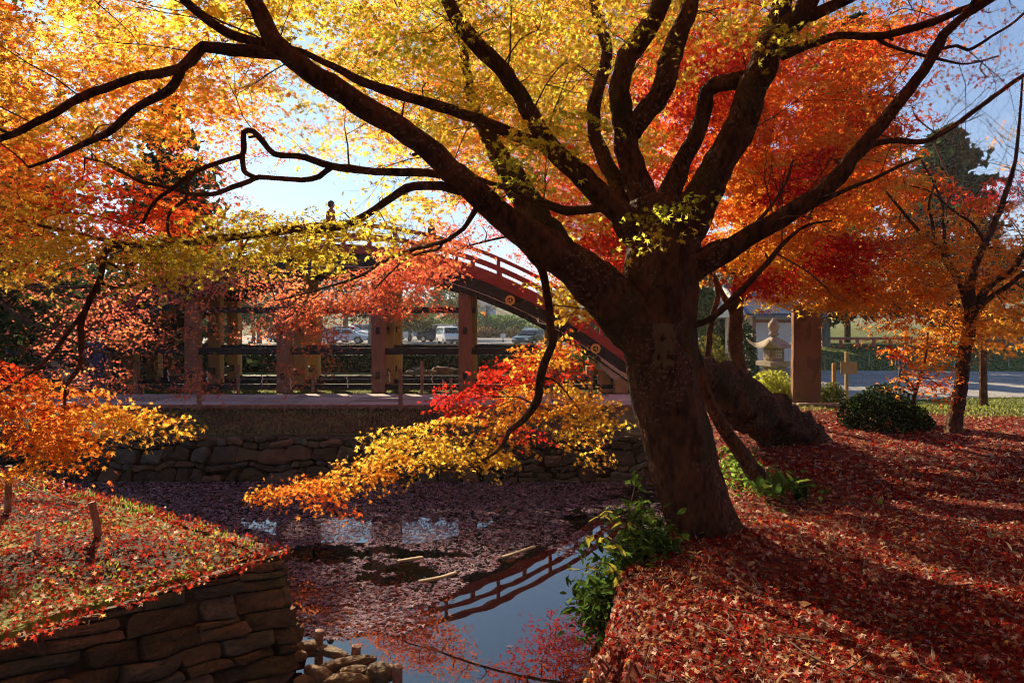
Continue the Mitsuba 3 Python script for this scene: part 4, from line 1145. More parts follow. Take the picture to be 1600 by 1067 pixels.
# maple on the right
rt = thing('maple_tree', 'slender maple with orange leaves and forked dark trunk on the right of the leaf carpet', 'tree')
L2 = []
for k, rows in enumerate([
    [(1482, 690, 12.0, 31.0), (1490, 668, 12, 24.1), (1497, 630, 12, 20.2), (1505, 575, 12, 18.9), (1512, 520, 12, 18.1), (1516, 478, 12, 18.1), (1514, 440, 12, 14.6)],
    [(1516, 480, 12, 17.2), (1506, 455, 12, 12.9), (1494, 430, 12, 11.2), (1480, 412, 12.1, 10.3), (1466, 385, 12.2, 7.7), (1440, 365, 12.3, 6.0), (1410, 330, 12.5, 4.3), (1385, 300, 12.6, 3.4)],
    [(1515, 470, 12, 15.5), (1518, 440, 12, 12.0), (1526, 410, 12, 11.2), (1540, 380, 12, 10.3), (1556, 345, 12, 9.5), (1572, 300, 11.9, 7.7), (1584, 260, 11.8, 6.0), (1592, 200, 11.7, 4.3), (1598, 120, 11.6, 2.6)],
    [(1518, 485, 12, 13.8), (1532, 462, 12, 12.0), (1552, 440, 12, 11.2), (1580, 425, 11.8, 9.5), (1600, 395, 11.6, 7.7), (1640, 360, 11.4, 5.2)],
    [(1516, 500, 12, 12.0), (1540, 470, 11.8, 8.6), (1570, 450, 11.6, 7.7), (1605, 425, 11.4, 6.9), (1650, 400, 11.2, 4.3)],
    [(1480, 412, 12.1, 6.9), (1476, 380, 12.2, 5.2), (1474, 350, 12.3, 4.3), (1470, 310, 12.4, 3.4), (1440, 250, 12.6, 2.6)],
    [(1462, 388, 12.2, 6.0), (1457, 350, 12.3, 4.3), (1452, 320, 12.4, 3.4), (1462, 280, 12.5, 2.6)],
    [(1540, 380, 12, 6.0), (1520, 350, 12, 4.3), (1490, 330, 12, 3.4), (1455, 300, 12, 2.6), (1420, 290, 12, 1.7)],
]):
    L2.append(branch(rt, 'trunk' if k == 0 else 'limb', rows, 10, 0.1, 60 + k, step=0.12))
F = Foliage(61)
for zn in [(1390, 450, 12.4, 110, 58, 1.0, 3600, 0.60), (1455, 520, 12.2, 80, 42, 0.8, 1900, 0.62), (1345, 455, 12.4, 60, 40, 0.8, 1300, 0.60), (1400, 420, 12.6, 100, 60, 1.0, 2600, 0.64), (1560, 500, 12.2, 70, 50, 0.9, 2100, 0.58), (1580, 420, 12.2, 60, 50, 0.9, 1300, 0.64), (1480, 420, 12.4, 90, 50, 1.0, 2000, 0.62), (1540, 365, 12.6, 70, 42, 0.8, 800, 0.64), (1420, 375, 12.6, 60, 36, 0.8, 700, 0.62), (1440, 585, 11.6, 36, 30, 0.5, 420, 0.68), (1540, 330, 12.4, 60, 40, 0.8, 420, 0.70),
           (1420, 340, 12.8, 60, 40, 0.8, 380, 0.64), (1640, 450, 12, 60, 110, 1.0, 1500, 0.62)]:
    F.zone(*zn, hs=0.05, size=0.085, shape=LEAF_SMALL, disc=0.4, per=46)
F.build('foliage', rt)
twigs(rt, F.discs, L2, 62, 2.2, 0.012)

# maple behind the main trunk, a tall wall of orange and red leaves
bt_ = thing('maple_tree', 'leaning maple with orange red crown rising behind the big trunk', 'tree')
L3 = []
for k, rows in enumerate([
    [(1192, 655, 14.3, 34), (1178, 632, 14.4, 25), (1165, 600, 14.5, 23), (1152, 560, 14.5, 22), (1148, 520, 14.5, 22), (1152, 470, 14.5, 21), (1158, 420, 14.5, 20), (1166, 360, 14.5, 17), (1180, 290, 14.5, 14), (1200, 220, 14.6, 11), (1225, 140, 14.7, 7)],
    [(1150, 500, 14.5, 12), (1135, 470, 14.4, 9), (1118, 440, 14.3, 8), (1100, 400, 14.2, 6), (1080, 350, 14.2, 4)],
    [(1158, 430, 14.5, 14), (1190, 380, 14.3, 10), (1230, 330, 14.2, 8), (1290, 270, 14.0, 6), (1350, 220, 14, 4)],
    [(1170, 340, 14.5, 10), (1140, 280, 14.6, 8), (1120, 200, 14.7, 6), (1110, 120, 14.8, 4)],
    [(1105, 560, 14.2, 10), (1112, 500, 14.2, 9), (1122, 460, 14.2, 8), (1110, 420, 14.2, 6)],
]):
    L3.append(branch(bt_, 'trunk' if k == 0 else 'limb', rows, 10, 0.1, 70 + k, step=0.15))
F = Foliage(71)
for zn in [(1130, 90, 13.5, 130, 110, 1.6, 5200, 0.76), (1090, 200, 13, 90, 110, 1.4, 3000, 0.72), (1240, 180, 13.5, 130, 90, 1.6, 5200, 0.64), (1290, 290, 13.5, 120, 80, 1.5, 4600, 0.61), (1200, 300, 14, 110, 80, 1.4, 3600, 0.59), (1330, 200, 13.8, 90, 70, 1.3, 2800, 0.80), (1160, 380, 14, 90, 50, 1.2, 2200, 0.58), (1250, 400, 13.4, 80, 50, 1.0, 2600, 0.56), (1380, 290, 14.4, 70, 70, 1.2, 1900, 0.72),
           (1060, 60, 14, 110, 80, 1.4, 2600, 0.84), (1300, 70, 13.6, 130, 60, 1.4, 2600, 0.74), (1400, 40, 13.6, 80, 30, 1.2, 700, 0.80), (1000, 290, 14, 90, 90, 1.2, 2200, 0.60), (1220, 450, 13.2, 60, 30, 0.7, 900, 0.52), (1130, 300, 13.4, 60, 40, 0.8, 900, 0.62), (1150, 210, 13.0, 60, 60, 0.8, 1300, 0.62), (870, 280, 15.5, 110, 80, 1.4, 3000, 0.90), (760, 270, 15.5, 60, 30, 0.8, 600, 0.92)]:
    F.zone(*zn, hs=0.06, size=0.125, shape=LEAF_SMALL, disc=0.55, per=50)
for zn in [(1060, 140, 11.4, 70, 60, 0.7, 1800, 0.95), (1240, 300, 11.4, 50, 30, 0.6, 1080, 0.98), (1185, 438, 11.4, 45, 22, 0.6, 840, 0.96), (1320, 400, 11.4, 60, 34, 0.6, 1560, 0.95), (1200, 60, 11.4, 50, 40, 0.6, 720, 0.9), (980, 330, 11.4, 60, 60, 0.8, 960, 0.96), (1260, 250, 11.4, 40, 18, 0.4, 360, 0.97), (1140, 110, 11.4, 40, 50, 0.5, 600, 0.93)]:
    F.zone(*zn, hs=0.025, size=0.095, shape=LEAF_SMALL, disc=0.4, per=46)
for zn in [(820, 200, 13.5, 150, 100, 1.2, 3000, 0.62), (900, 110, 13.5, 180, 140, 1.2, 4400, 0.60), (640, 60, 14, 240, 120, 1.2, 3200, 0.62), (860, -80, 13.5, 300, 100, 1.4, 4200, 0.62), (1120, -60, 13.5, 260, 110, 1.4, 3600, 0.66), (830, 270, 13.6, 130, 70, 1.0, 3200, 0.66), (960, 330, 13.6, 110, 70, 1.0, 3200, 0.68), (680, 170, 13.6, 120, 80, 1.0, 2800, 0.60), (1060, 390, 13.8, 60, 40, 0.8, 1100, 0.64)]:
    F.zone(*zn, hs=0.08, size=0.135, shape=LEAF_SMALL, disc=0.75, per=90)
for zn in [(1240, 120, 15.6, 170, 110, 0.9, 3000, 0.66), (1300, 270, 15.6, 130, 90, 0.9, 2400, 0.64), (1120, 160, 15.6, 120, 120, 0.9, 2200, 0.70)]:  # back leaves hidden by the crown, placed to shade its near side
    F.zone(*zn, hs=0.06, size=0.16, shape=LEAF_SMALL, disc=0.7, per=60)
F.zone(1210, 262, 12.4, 40, 14, 0.4, 160, 0.34, hs=0.03, size=0.09, shape=LEAF_SMALL, disc=0.35)
F.build('foliage', bt_)
F2 = Foliage(73)
for zn, an in [((650, 410, 15.2, 90, 38, 0.7, 2565, 0.80), -14), ((590, 450, 15.2, 130, 42, 0.8, 3645, 0.78), -14), ((470, 480, 15.2, 90, 42, 0.7, 2025, 0.78), -10), ((500, 540, 15.2, 34, 55, 0.4, 621, 0.76), 0), ((470, 580, 15.2, 28, 30, 0.3, 297, 0.75), 20),
               ((640, 470, 15.2, 60, 26, 0.5, 810, 0.80), 0), ((700, 360, 15.2, 60, 36, 0.5, 675, 0.76), 0), ((850, 345, 15.0, 100, 60, 0.9, 3600, 0.92), 0), ((915, 412, 15.2, 75, 42, 0.8, 2600, 0.93), 0)]:
    F2.zone(*zn, hs=0.05, size=0.094, shape=LEAF_STAR, disc=0.46, per=40, ang=an, pale=0.16 if zn[0] < 800 else 0.0)
F2.build('foliage', bt_, label='coral red sprays hanging in front of the bridge')
L3.append(branch(bt_, 'limb', [(1158, 430, 14.5, 9), (1080, 400, 14.2, 7), (980, 370, 14.6, 6), (880, 360, 14.9, 5), (780, 372, 15.1, 3.6), (690, 398, 15.2, 3), (600, 430, 15.2, 2.4), (500, 465, 15.2, 2), (430, 490, 15.2, 1.4)], 8, 0.1, 79, step=0.15))
F.discs += F2.discs
twigs(bt_, [d[::2] for d in F.discs], L3, 72, 2.6, 0.014)

# maple standing left of the frame, its crown filling the upper left
lt = thing('maple_tree', 'orange and crimson maple at the far left behind the big limbs', 'tree')
L4 = []
for k, rows in enumerate([
    [(-330, 640, 15, 46), (-300, 540, 15, 38), (-270, 420, 15, 34), (-230, 300, 15, 29), (-170, 200, 15, 22), (-90, 100, 15, 16), (0, 10, 15, 9)],
    [(-250, 360, 15, 20), (-160, 330, 14.8, 14), (-60, 310, 14.6, 10), (60, 300, 14.4, 7), (150, 310, 14.2, 5)],
    [(-190, 230, 15, 17), (-80, 210, 14.8, 11), (40, 180, 14.6, 8), (160, 150, 14.4, 5)],
    [(-270, 430, 15, 18), (-160, 430, 14.4, 12), (-40, 440, 13.9, 9), (80, 450, 13.6, 7), (190, 445, 13.4, 5), (300, 450, 13.4, 3)],
    [(-40, 440, 13.9, 8), (40, 500, 13.6, 6), (130, 540, 13.4, 5), (230, 570, 13.4, 3)],
]):
    L4.append(branch(lt, 'trunk' if k == 0 else 'limb', rows, 10, 0.1, 80 + k, step=0.15))
F = Foliage(81)
for zn in [(80, 60, 14.6, 170, 100, 1.2, 4200, 0.62), (130, 260, 14.4, 120, 90, 1.0, 3600, 0.80), (60, 350, 14.2, 110, 70, 0.9, 2400, 0.76), (200, 200, 14.2, 60, 60, 0.8, 1400, 0.72), (230, 320, 14.4, 60, 60, 0.8, 1300, 0.78), (200, 80, 14.8, 120, 80, 1.0, 2400, 0.58), (-100, 200, 14.6, 150, 250, 1.4, 2600, 0.68), (20, 180, 14.2, 90, 60, 0.8, 1500, 0.88)]:
    F.zone(*zn, hs=0.06, size=0.105, shape=LEAF_SMALL, disc=0.5, per=46)
F.build('foliage', lt)
F2 = Foliage(83)
for zn in [(120, 470, 13.4, 170, 70, 1.0, 1700, 0.80), (300, 470, 13.4, 140, 60, 0.9, 1400, 0.78), (250, 420, 13.4, 130, 40, 0.7, 1100, 0.76), (80, 560, 13.4, 110, 50, 0.8, 700, 0.86), (250, 592, 13.4, 120, 24, 0.6, 800, 0.80), (380, 430, 13.4, 80, 40, 0.7, 900, 0.78), (200, 540, 13.4, 70, 30, 0.5, 320, 0.80), (350, 520, 13.4, 80, 30, 0.5, 330, 0.78)]:
    F2.zone(*zn, hs=0.07, disc=0.42, size=0.08, pale=0.20)
F2.build('foliage', lt, label='dull coral brown leaves over the left end of the bridge')
twigs(lt, F.discs + F2.discs, L4, 82, 2.2, 0.011)


def conifer(label, base, h, rad, seed, n, name='cedar_tree', group=None, lean=0.0, clump=0.7, r=None, colour=(0.035, 0.06, 0.022), low=0.12, size=0.30):
    """A dark evergreen: trunk, and drooping boughs of small flat sprays."""
    key = thing(name, label, 'tree', group)
    rng = np.random.default_rng(seed)
    base = np.array(base, float)
    base[2] = float(ground_z(base[0], base[1]))
    r = r or h * 0.016
    s = np.array([[*(base + [lean * t * h, 0, t * h - 0.2]), r * (1.05 - t)] for t in np.linspace(0, 1, 12)])
    put('trunk', tube(s, 8, 0.08, seed, 3), 'bark_mat', key, smooth=True)
    n = int(n * 0.66)
    k = max(20, n // 60)
    t = low + (1 - low) * rng.uniform(0, 1, k) ** 0.8
    a = rng.uniform(0, 2 * np.pi, k)
    rr = rad * (1 - t) ** 0.75 * rng.uniform(0.55, 1.1, k) + 0.15
    out, P = [], []
    for i in range(k):
        p0 = base + [lean * t[i] * h, 0, t[i] * h]
        e = p0 + np.array([math.cos(a[i]) * rr[i], math.sin(a[i]) * rr[i], -0.22 * rr[i] + 0.1])
        out.append(tube(np.array([[*p0, 0.05], [*((p0 + e) / 2 + [0, 0, 0.12 * rr[i]]), 0.035], [*e, 0.012]]), 4))
        m = int(n / k)
        u = np.sqrt(rng.uniform(0.05, 1, m))[:, None]
        P.append(p0 * (1 - u) + e * u + rng.normal(0, 1, (m, 3)) * np.array([clump, clump, clump * 0.35]) * (0.25 + 0.5 * u) * min(1.0, rr[i]))
    P = np.vstack(P)
    size = size * 1.2
    put('branches', join(out), 'twig_mat', key, kind='stuff')
    c = np.array(colour) * rng.uniform(0.5, 1.6, (len(P), 1)) * np.array([[1, 1, 1]]) + rng.uniform(0, 0.012, (len(P), 1)) * np.array([[1, 0.6, 0]])
    v, f, cc = leaf_mesh(rng, P, size * rng.uniform(0.6, 1.3, len(P)), c, 0.8, LEAF_KITE)
    put('foliage', (v, f), 'needle_mat', key, color=cc, kind='stuff')
    return key


conifer('dark evergreen standing behind the maples at the far left edge', (-13.5, 15.5, 0), 13, 3.6, 201, 9000)
conifer('dark evergreen behind the red leaves left of the bridge', (-11.8, 23.5, 0), 9.6, 2.5, 202, 7000)
conifer('dark evergreen nearest the left end of the arched bridge', (-15.8, 21.5, 0), 8.0, 3.0, 209, 6000, low=0.02)
conifer('dark evergreen filling the far left behind the brick red leaves', (-20.5, 20.5, 0), 11.0, 3.6, 210, 8000, low=0.02)
conifer('tall dark evergreen left of the bridge end', (-21, 25, 0), 16, 4.2, 203, 9000)
conifer('dark cedar top seen through the orange crown at the upper right', (11.1, 25.5, 0), 14.0, 2.6, 204, 9000, low=0.55, r=0.13, lean=0.12)
conifer('broad dark evergreen behind the slender maple at the right', (30, 47, 0.2), 15.0, 6.6, 205, 12000, size=0.6)
conifer('dark evergreen at the right edge behind the slender maple', (40, 47, 0.2), 14.0, 6.6, 206, 10000, size=0.6)
conifer('dark evergreen behind the stone lantern and orange leaves', (21.5, 48, 0.2), 12.5, 4.6, 207, 9000, size=0.6)
conifer('dark evergreen hidden directly behind the big trunk, shading the gravel', (8.2, 47, 0), 13.5, 4.0, 223, 6000, size=0.6)  # this and the next stand hidden so their shadows fall on the gravel
conifer('dark evergreen half hidden just right of the big trunk, shading the gravel', (12.3, 49, 0), 13, 3.6, 224, 6000, size=0.6)
conifer('tall dark evergreen mostly hidden behind the big trunk, shading the slope', (10.0, 58, 0), 16, 4.6, 220, 7000, size=0.6)  # this and the next two are mostly out of sight and darken the slope
conifer('tall dark evergreen hidden behind the blue tiled roof, shading the slope', (20.6, 58, 0), 17, 4.8, 221, 7000, size=0.6)
conifer('hidden dark evergreen beyond the red railing, shading the slope', (27.5, 56, 0), 16, 4.8, 222, 7000, size=0.6)
conifer('low dark evergreen left of the leaning maple', (12.0, 45, -0.4), 6.5, 3.0, 208, 5000, colour=(0.05, 0.075, 0.025))
wild_tree('tall tree with a thin layer of dark red leaves at the right edge', (14.4, 18.8, 0), 8.6, 0.085, 211, [((1.0, 0, 6.3), (2.3, 1.6, 0.36), 2.2), ((-1.0, 0.3, 5.9), (1.0, 1.0, 0.3), 1), ((2.0, 0, 5.2), (1.2, 1.0, 0.4), 0.7)], 3000, 1.08, 0.05, 0.10, dark=0.8, lean=(0.05, 0))
wild_tree('nearly bare tree with a few orange leaves against the blue sky', (11.4, 16.5, 0), 9.4, 0.075, 212, [((0.3, 0, 6.8), (2.0, 1.4, 0.9), 1), ((-1.4, 0, 5.6), (0.9, 0.8, 0.5), 1)], 300, 0.62, 0.05, 0.09, bare=True, depth=6)
wild_tree('bare twiggy tree at the right edge against the sky', (13.8, 17.5, 0), 9.6, 0.085, 213, [((0, 0, 6.8), (2.0, 1.4, 0.9), 1)], 60, 0.75, 0.05, 0.09, bare=True, depth=6)

# trees beyond the parking lot
for k, (px, D, h, rad, lv, hue, col, lab) in enumerate([
    (452, 66, 6.0, 2.6, 2600, 0.2, (0.085, 0.12, 0.035), 'dull green bushy tree beyond the maroon car'),
    (540, 70, 9.5, 3.2, 3000, 0.2, (0.05, 0.085, 0.035), 'dark green tree behind the silver off-road car'),
    (640, 72, 5.0, 2.3, 2400, 0.3, (0.15, 0.17, 0.05), 'yellow green tree right of the double pillars'),
    (675, 80, 8.6, 3.0, 2600, 0.4, (0.19, 0.17, 0.06), 'olive brown thinning tree behind the parked cars'),
    (712, 84, 7.4, 2.6, 1700, 0.4, (0.22, 0.16, 0.07), 'tan leaved tree left of the single pillar'),
    (405, 60, 7.0, 2.8, 2200, 0.4, (0.17, 0.17, 0.06), 'pale olive tree behind the person in yellow'),
    (350, 58, 8.0, 3.0, 2400, 0.2, (0.07, 0.10, 0.03), 'green tree behind the left bridge pillars'),
    (250, 40, 5.0, 2.2, 2400, 0.2, (0.06, 0.10, 0.03), 'green shrubby tree near the left end of the bridge'),
    (500, 74, 11.0, 3.6, 1500, 0.5, (0.24, 0.17, 0.10), 'greyish half bare tree above the cars'),
    (870, 62, 3.2, 1.6, 1500, 0.3, (0.12, 0.14, 0.05), 'small rounded tree beside the right girder'),
    (1112, 40, 4.4, 1.6, 1800, 0.2, (0.10, 0.14, 0.04), 'green tree left of the blue tiled roof'),
    (1290, 46, 9.0, 3.2, 2600, 0.2, (0.13, 0.15, 0.04), 'yellowish green tree behind the red railing'),
    (985, 36, 8.6, 2.8, 2600, 0.2, (0.09, 0.12, 0.04), 'green tree mostly hidden behind the big trunk, shading the gravel'), (1045, 33, 7.6, 1.7, 2000, 0.2, (0.10, 0.13, 0.04), 'green tree half hidden just right of the big trunk, shading the gravel')]):  # last two stand mostly out of sight to shade the gravel
    b = at(px, HOR, D)
    wild_tree(lab, (b[0], D, float(ground_z(b[0], D))), h, h * 0.028, 300 + k, [((0, 0, h * 0.62), (rad, rad, h * 0.36), 2), ((rad * 0.4, 0, h * 0.45), (rad * 0.8, rad * 0.8, h * 0.22), 1)], lv, hue, 0.05, 0.32, shape=LEAF_KITE, dark=1.0, name='tree', disc=0.8, colour=col, mat='needle_mat', bark='grey_bark_mat', depth=3, tilt=1.0, flat=0.8)
gt = wild_tree('bare tree with thick grey trunk beside the silver off-road car', (at(582, HOR, 62)[0], 62, -0.1), 13, 0.36, 330, [((0, 0, 8), (3, 3, 2), 1)], 120, 0.5, name='tree', bare=True, bark='grey_bark_mat', depth=4, shape=LEAF_KITE, size=0.2)
wild_tree('leafless dark tree on the green bank right of the single pillar', (at(760, HOR, 95)[0], 95, 0.3), 8, 0.22, 331, [((0, 0, 5), (3, 3, 2), 1)], 60, 0.7, name='tree', bare=True, bark='bark_mat', depth=4, shape=LEAF_KITE, size=0.2)


# ------------------------------------------------------------------ shrubs and plants
def gz(x, y):
    return float(ground_z(np.array([x]), np.array([y]))[0])


LEAF_OVAL = (np.array([[0, 0, 0], [0.16, 0.25, 0.03], [0.2, 0.5, 0.03], [0.12, 0.78, 0.0], [0, 1.0, -0.10], [-0.12, 0.78, 0.0], [-0.2, 0.5, 0.03], [-0.16, 0.25, 0.03], [0, 0.5, -0.02]]),
             np.array([[0, 1, 8], [1, 2, 8], [2, 3, 8], [3, 4, 8], [4, 5, 8], [5, 6, 8], [6, 7, 8], [7, 0, 8]]))


def leafy_mound(name, label, c, ax, n, size, col, seed, hollow=0.5, shape=LEAF_KITE, mat='gloss_leaf_mat', jit=0.5, stems=14, group=None, tilt=0.9):
    key = thing(name, label, 'bush', group)
    rng = np.random.default_rng(seed)
    c, ax = np.array(c, float), np.array(ax, float)
    d = in_ball(rng, n, hollow)
    d[:, 2] = np.abs(d[:, 2]) * np.where(rng.uniform(size=n) < 0.85, 1, -0.25)
    lump = 0.75 + 0.5 * meshkit.fbm(d * 2.4 + seed, 3, seed)[:, None]
    P = c + d * ax * lump
    cc = np.clip(np.array(col) * rng.uniform(1 - jit, 1 + jit, (n, 1)), 0.004, 0.9)
    up = d + np.array([0, 0, 0.6])
    up /= np.linalg.norm(up, axis=1, keepdims=True)
    v, f, cv = leaf_mesh(rng, P, size * rng.uniform(0.7, 1.3, n), cc, tilt, shape, up)
    put('foliage', (v, f), mat, key, color=cv, kind='stuff')
    out = []
    for _ in range(stems):
        e = c + in_ball(rng, 1)[0] * ax * np.array([0.8, 0.8, 0.5]) + [0, 0, ax[2] * 0.5]
        b = c + np.array([rng.normal(0, 0.08), rng.normal(0, 0.08), -0.1])
        out.append(tube(spline(np.array([[*b, 0.012], [*((b + e) / 2 + rng.normal(0, 0.05, 3)), 0.009], [*e, 0.004]]), 0.1), 4))
    put('stems', join(out), 'twig_mat', key, kind='stuff')
    return key


x, y = 1375, 12.3
p = at(1375, HOR, 12.3)
leafy_mound('azalea_bush', 'dark glossy rounded bush on the leaf carpet left of the slender maple', (p[0], 12.3, 0.02), (0.72, 0.55, 0.78), 4200, 0.065, (0.028, 0.05, 0.018), 401)
p = at(1430, HOR, 12.6)
leafy_mound('azalea_bush', 'small dark low bush beside the foot of the thin sapling', (p[0], 12.6, 0.02), (0.32, 0.3, 0.34), 1100, 0.06, (0.04, 0.065, 0.02), 402)
p = at(1205, HOR, 15.8)
leafy_mound('yellow_bush', 'bright yellow green bush between the stone lantern and the standing slab', (p[0], 15.8, 0.0), (0.75, 0.6, 0.78), 3600, 0.075, (0.34, 0.36, 0.05), 403, mat='leaf_mat')
p = at(1300, HOR, 16.6)
leafy_mound('azalea_bush', 'small green bush right behind the foot of the standing slab', (p[0] - 0.1, 16.6, -0.05), (0.5, 0.4, 0.5), 1300, 0.07, (0.11, 0.13, 0.03), 404)
p = at(920, HOR, 24.5)
leafy_mound('round_bush', 'clipped round green bush under the right end of the arched bridge', (p[0], 24.5, 0.0), (0.8, 0.7, 1.15), 4000, 0.08, (0.10, 0.13, 0.035), 405)
p = at(1110, HOR, 18.5)
leafy_mound('round_bush', 'yellowish green shrub behind the leaning dark trunk', (p[0], 18.5, 0.0), (0.9, 0.6, 1.5), 3600, 0.09, (0.15, 0.15, 0.035), 406, hollow=0.2)
p = at(1164, HOR, 30)
leafy_mound('round_bush', 'dark green shrub against the white plaster wall', (p[0], 30, -0.5), (0.6, 0.6, 2.6), 2600, 0.14, (0.06, 0.10, 0.03), 407)
leafy_mound('evergreen_thicket', 'dark evergreen thicket behind the left end of the bridge', (-18.5, 27, -0.2), (6.0, 2.0, 5.2), 5200, 0.42, (0.04, 0.065, 0.025), 408, hollow=0.6)
for k, (px, hue) in enumerate([(690, (0.20, 0.13, 0.07)), (722, (0.24, 0.14, 0.08)), (754, (0.22, 0.13, 0.08)), (768, (0.21, 0.14, 0.08)), (800, (0.15, 0.12, 0.06))]):
    p = at(px, HOR, 92)
    leafy_mound('clipped_bush', ['rusty brown clipped bush nearest the single pillar on the right', 'reddish brown clipped bush right of the single pillar', 'brown clipped bush at the foot of the green bank', 'right hand brown clipped bush below the green bank', 'grey brown low bush near the small white sign'][k],
                (p[0], 92 + k % 2, -0.1), (1.3, 1.0, 1.5), 700, 0.3, hue, 410 + k, group=None)
for k, (px, D, w, h, lab) in enumerate([(735, 105, 6.5, 4.2, 'sunlit green sloping shrubbery beyond the parking lot'), (790, 108, 5.0, 3.4, 'sunlit green shrubbery further right beyond the parking lot')]):
    p = at(px, HOR, D)
    leafy_mound('bank_shrub', lab, (p[0], D, -0.1), (w, 3, h), 2600, 0.5, (0.10, 0.19, 0.05), 420 + k)

# clipped hedge on the far bank of the moat, and grass
hk = thing('hedge', 'long low dark clipped hedge beyond the bridge pillars', 'hedge')
rng = np.random.default_rng(430)
n = 11000
hx_, hy_, hz_ = rng.uniform(-19, 4.6, n), rng.uniform(27.0, 28.0, n), rng.uniform(-0.1, 0.72, n)
f_ = rng.uniform(size=n)
hy_ = np.where(f_ < 0.6, 27.0 + rng.normal(0, 0.05, n), hy_)
hz_ = np.where(f_ >= 0.6, 0.68 + rng.normal(0, 0.05, n) + 0.10 * meshkit.noise(np.column_stack([hx_, hy_, 0 * hx_]) * 1.3), hz_)
P = np.column_stack([hx_, hy_, hz_])
v, f, c = leaf_mesh(rng, P, 0.15 * rng.uniform(0.7, 1.3, n), np.array([[0.035, 0.06, 0.03]]) * rng.uniform(0.5, 1.5, (n, 1)), 0.9, LEAF_KITE)
put('foliage', (v, f), 'needle_mat', hk, color=c, kind='stuff')
cv = rbox(23.6, 0.9, 0.74, 0.05, (-7.2, 27.5, 0.25))
put('core', cv, 'tint_mat', hk, color=const_col(cv[0], (0.035, 0.06, 0.03)))
rng = np.random.default_rng(431)
for k, (px, D, s) in enumerate([(655, 24.6, 0.36), (672, 24.2, 0.30), (690, 24.5, 0.42), (705, 24.9, 0.34), (642, 24.4, 0.26)]):
    p = at(px, HOR, D)
    m = trimesh.creation.icosphere(2)
    v = np.array(m.vertices)
    v = v * (0.5 + 1.0 * meshkit.fbm(v * 1.8 + k * 5, 4, k)[:, None]) * np.array([s, s * 0.7, s * 0.62]) + [p[0], D, s * 0.25]
    put('garden_rock', (v, m.faces), 'stone_mat', smooth=True, uv=const_uv(v, 0.2 + 0.05 * k, 0.3), label=['mossy garden rock nearest the double pillars beyond the bridge', 'small garden rock second from the double pillars', 'largest garden rock beyond the bridge', 'garden rock beside the single pillar', 'smallest garden rock close to the double pillars'][k], cat='rock')


def blades(name, label, P, h, col, seed, w=0.006, lean=0.35, kind='stuff', parent=None):
    rng = np.random.default_rng(seed)
    n = len(P)
    a = rng.uniform(0, 2 * np.pi, n)
    d = np.column_stack([np.cos(a), np.sin(a), 0 * a])
    sd = np.column_stack([-np.sin(a), np.cos(a), 0 * a])
    hh = h * rng.uniform(0.5, 1.3, n)[:, None]
    ln = lean * rng.uniform(0.2, 1.4, n)[:, None]
    Zu = np.array([[0, 0, 1.0]])
    b0, b1 = P - sd * w, P + sd * w
    m = P + d * hh * ln * 0.35 + Zu * hh * 0.6
    t = P + d * hh * ln + Zu * hh * (1.0 - 0.25 * ln)
    V = np.stack([b0, b1, m - sd * w * 0.8, m + sd * w * 0.8, t], 1).reshape(-1, 3)
    F = (np.array([[0, 1, 3], [0, 3, 2], [2, 3, 4]])[None] + (np.arange(n) * 5)[:, None, None]).reshape(-1, 3)
    cc = np.repeat(np.clip(np.array([col]) * rng.uniform(0.6, 1.4, (n, 1)), 0, 0.9), 5, 0)
    return put(name, (V, F), 'leaf_mat', parent, color=cc, label=label, kind=kind)


rng = np.random.default_rng(440)
# tufts along the far rim of the mound and by its front wall
P = []
for (px, py, D, n, s) in [(205, 775, 7.0, 150, 0.13), (225, 785, 6.8, 140, 0.10), (138, 762, 7.4, 80, 0.08), (65, 748, 7.8, 80, 0.12), (320, 815, 6.25, 50, 0.06), (355, 832, 6.05, 60, 0.07), (180, 770, 7.15, 80, 0.08), (395, 850, 5.85, 40, 0.05), (270, 800, 6.55, 40, 0.08)]:
    p = at(px, py, D)
    q = np.column_stack([p[0] + rng.normal(0, s, n), D + rng.normal(0, s, n)])
    md = mound_dist(q[:, 0], q[:, 1])
    q = q[md > 0.0]
    P.append(np.column_stack([q, ground_z(q[:, 0], q[:, 1])]))
blades('grass_tufts', 'bright green grass tufts on the rim of the leaf covered mound', np.vstack(P)[::2], 0.09, (0.20, 0.34, 0.05), 441, 0.003, 1.0)
# short grass of the lawn on the right, of the pond bank and below the pillars
x, y = rng.uniform(4.8, 20, 26000), rng.uniform(13.2, 24.5, 26000)
k = (x / y > 0.42) & (y > 13.9 + 0.7 * (meshkit.noise(np.column_stack([x, y, 0 * x]) * 1.1) - 0.5))
blades('lawn', 'short sunlit grass between the leaf carpet and the gravel path', np.column_stack([x, y, ground_z(x, y)])[k], 0.06, (0.17, 0.19, 0.05), 442, 0.016, 0.8)
x, y = rng.uniform(-13, 2.2, 10000), rng.uniform(13.0, 15.2, 10000)
blades('bank_grass', 'dull short grass on the slope between the path and the stone wall', np.column_stack([x, y, ground_z(x, y)]), 0.07, (0.075, 0.085, 0.026), 443, 0.008, 0.9)
x, y = rng.uniform(-14, 4, 7000), rng.uniform(18.0, 19.4, 7000)
blades('verge_grass', 'short grass under the bridge pillars', np.column_stack([x, y, ground_z(x, y)]), 0.06, (0.15, 0.17, 0.045), 444, 0.008, 0.7)
x, y = rng.uniform(13, 40, 9000), rng.uniform(37.5, 47, 9000)
blades('slope_grass', 'grass of the shaded slope behind the gravel path', np.column_stack([x, y, ground_z(x, y)]), 0.10, (0.09, 0.13, 0.035), 445, 0.02, 0.6)

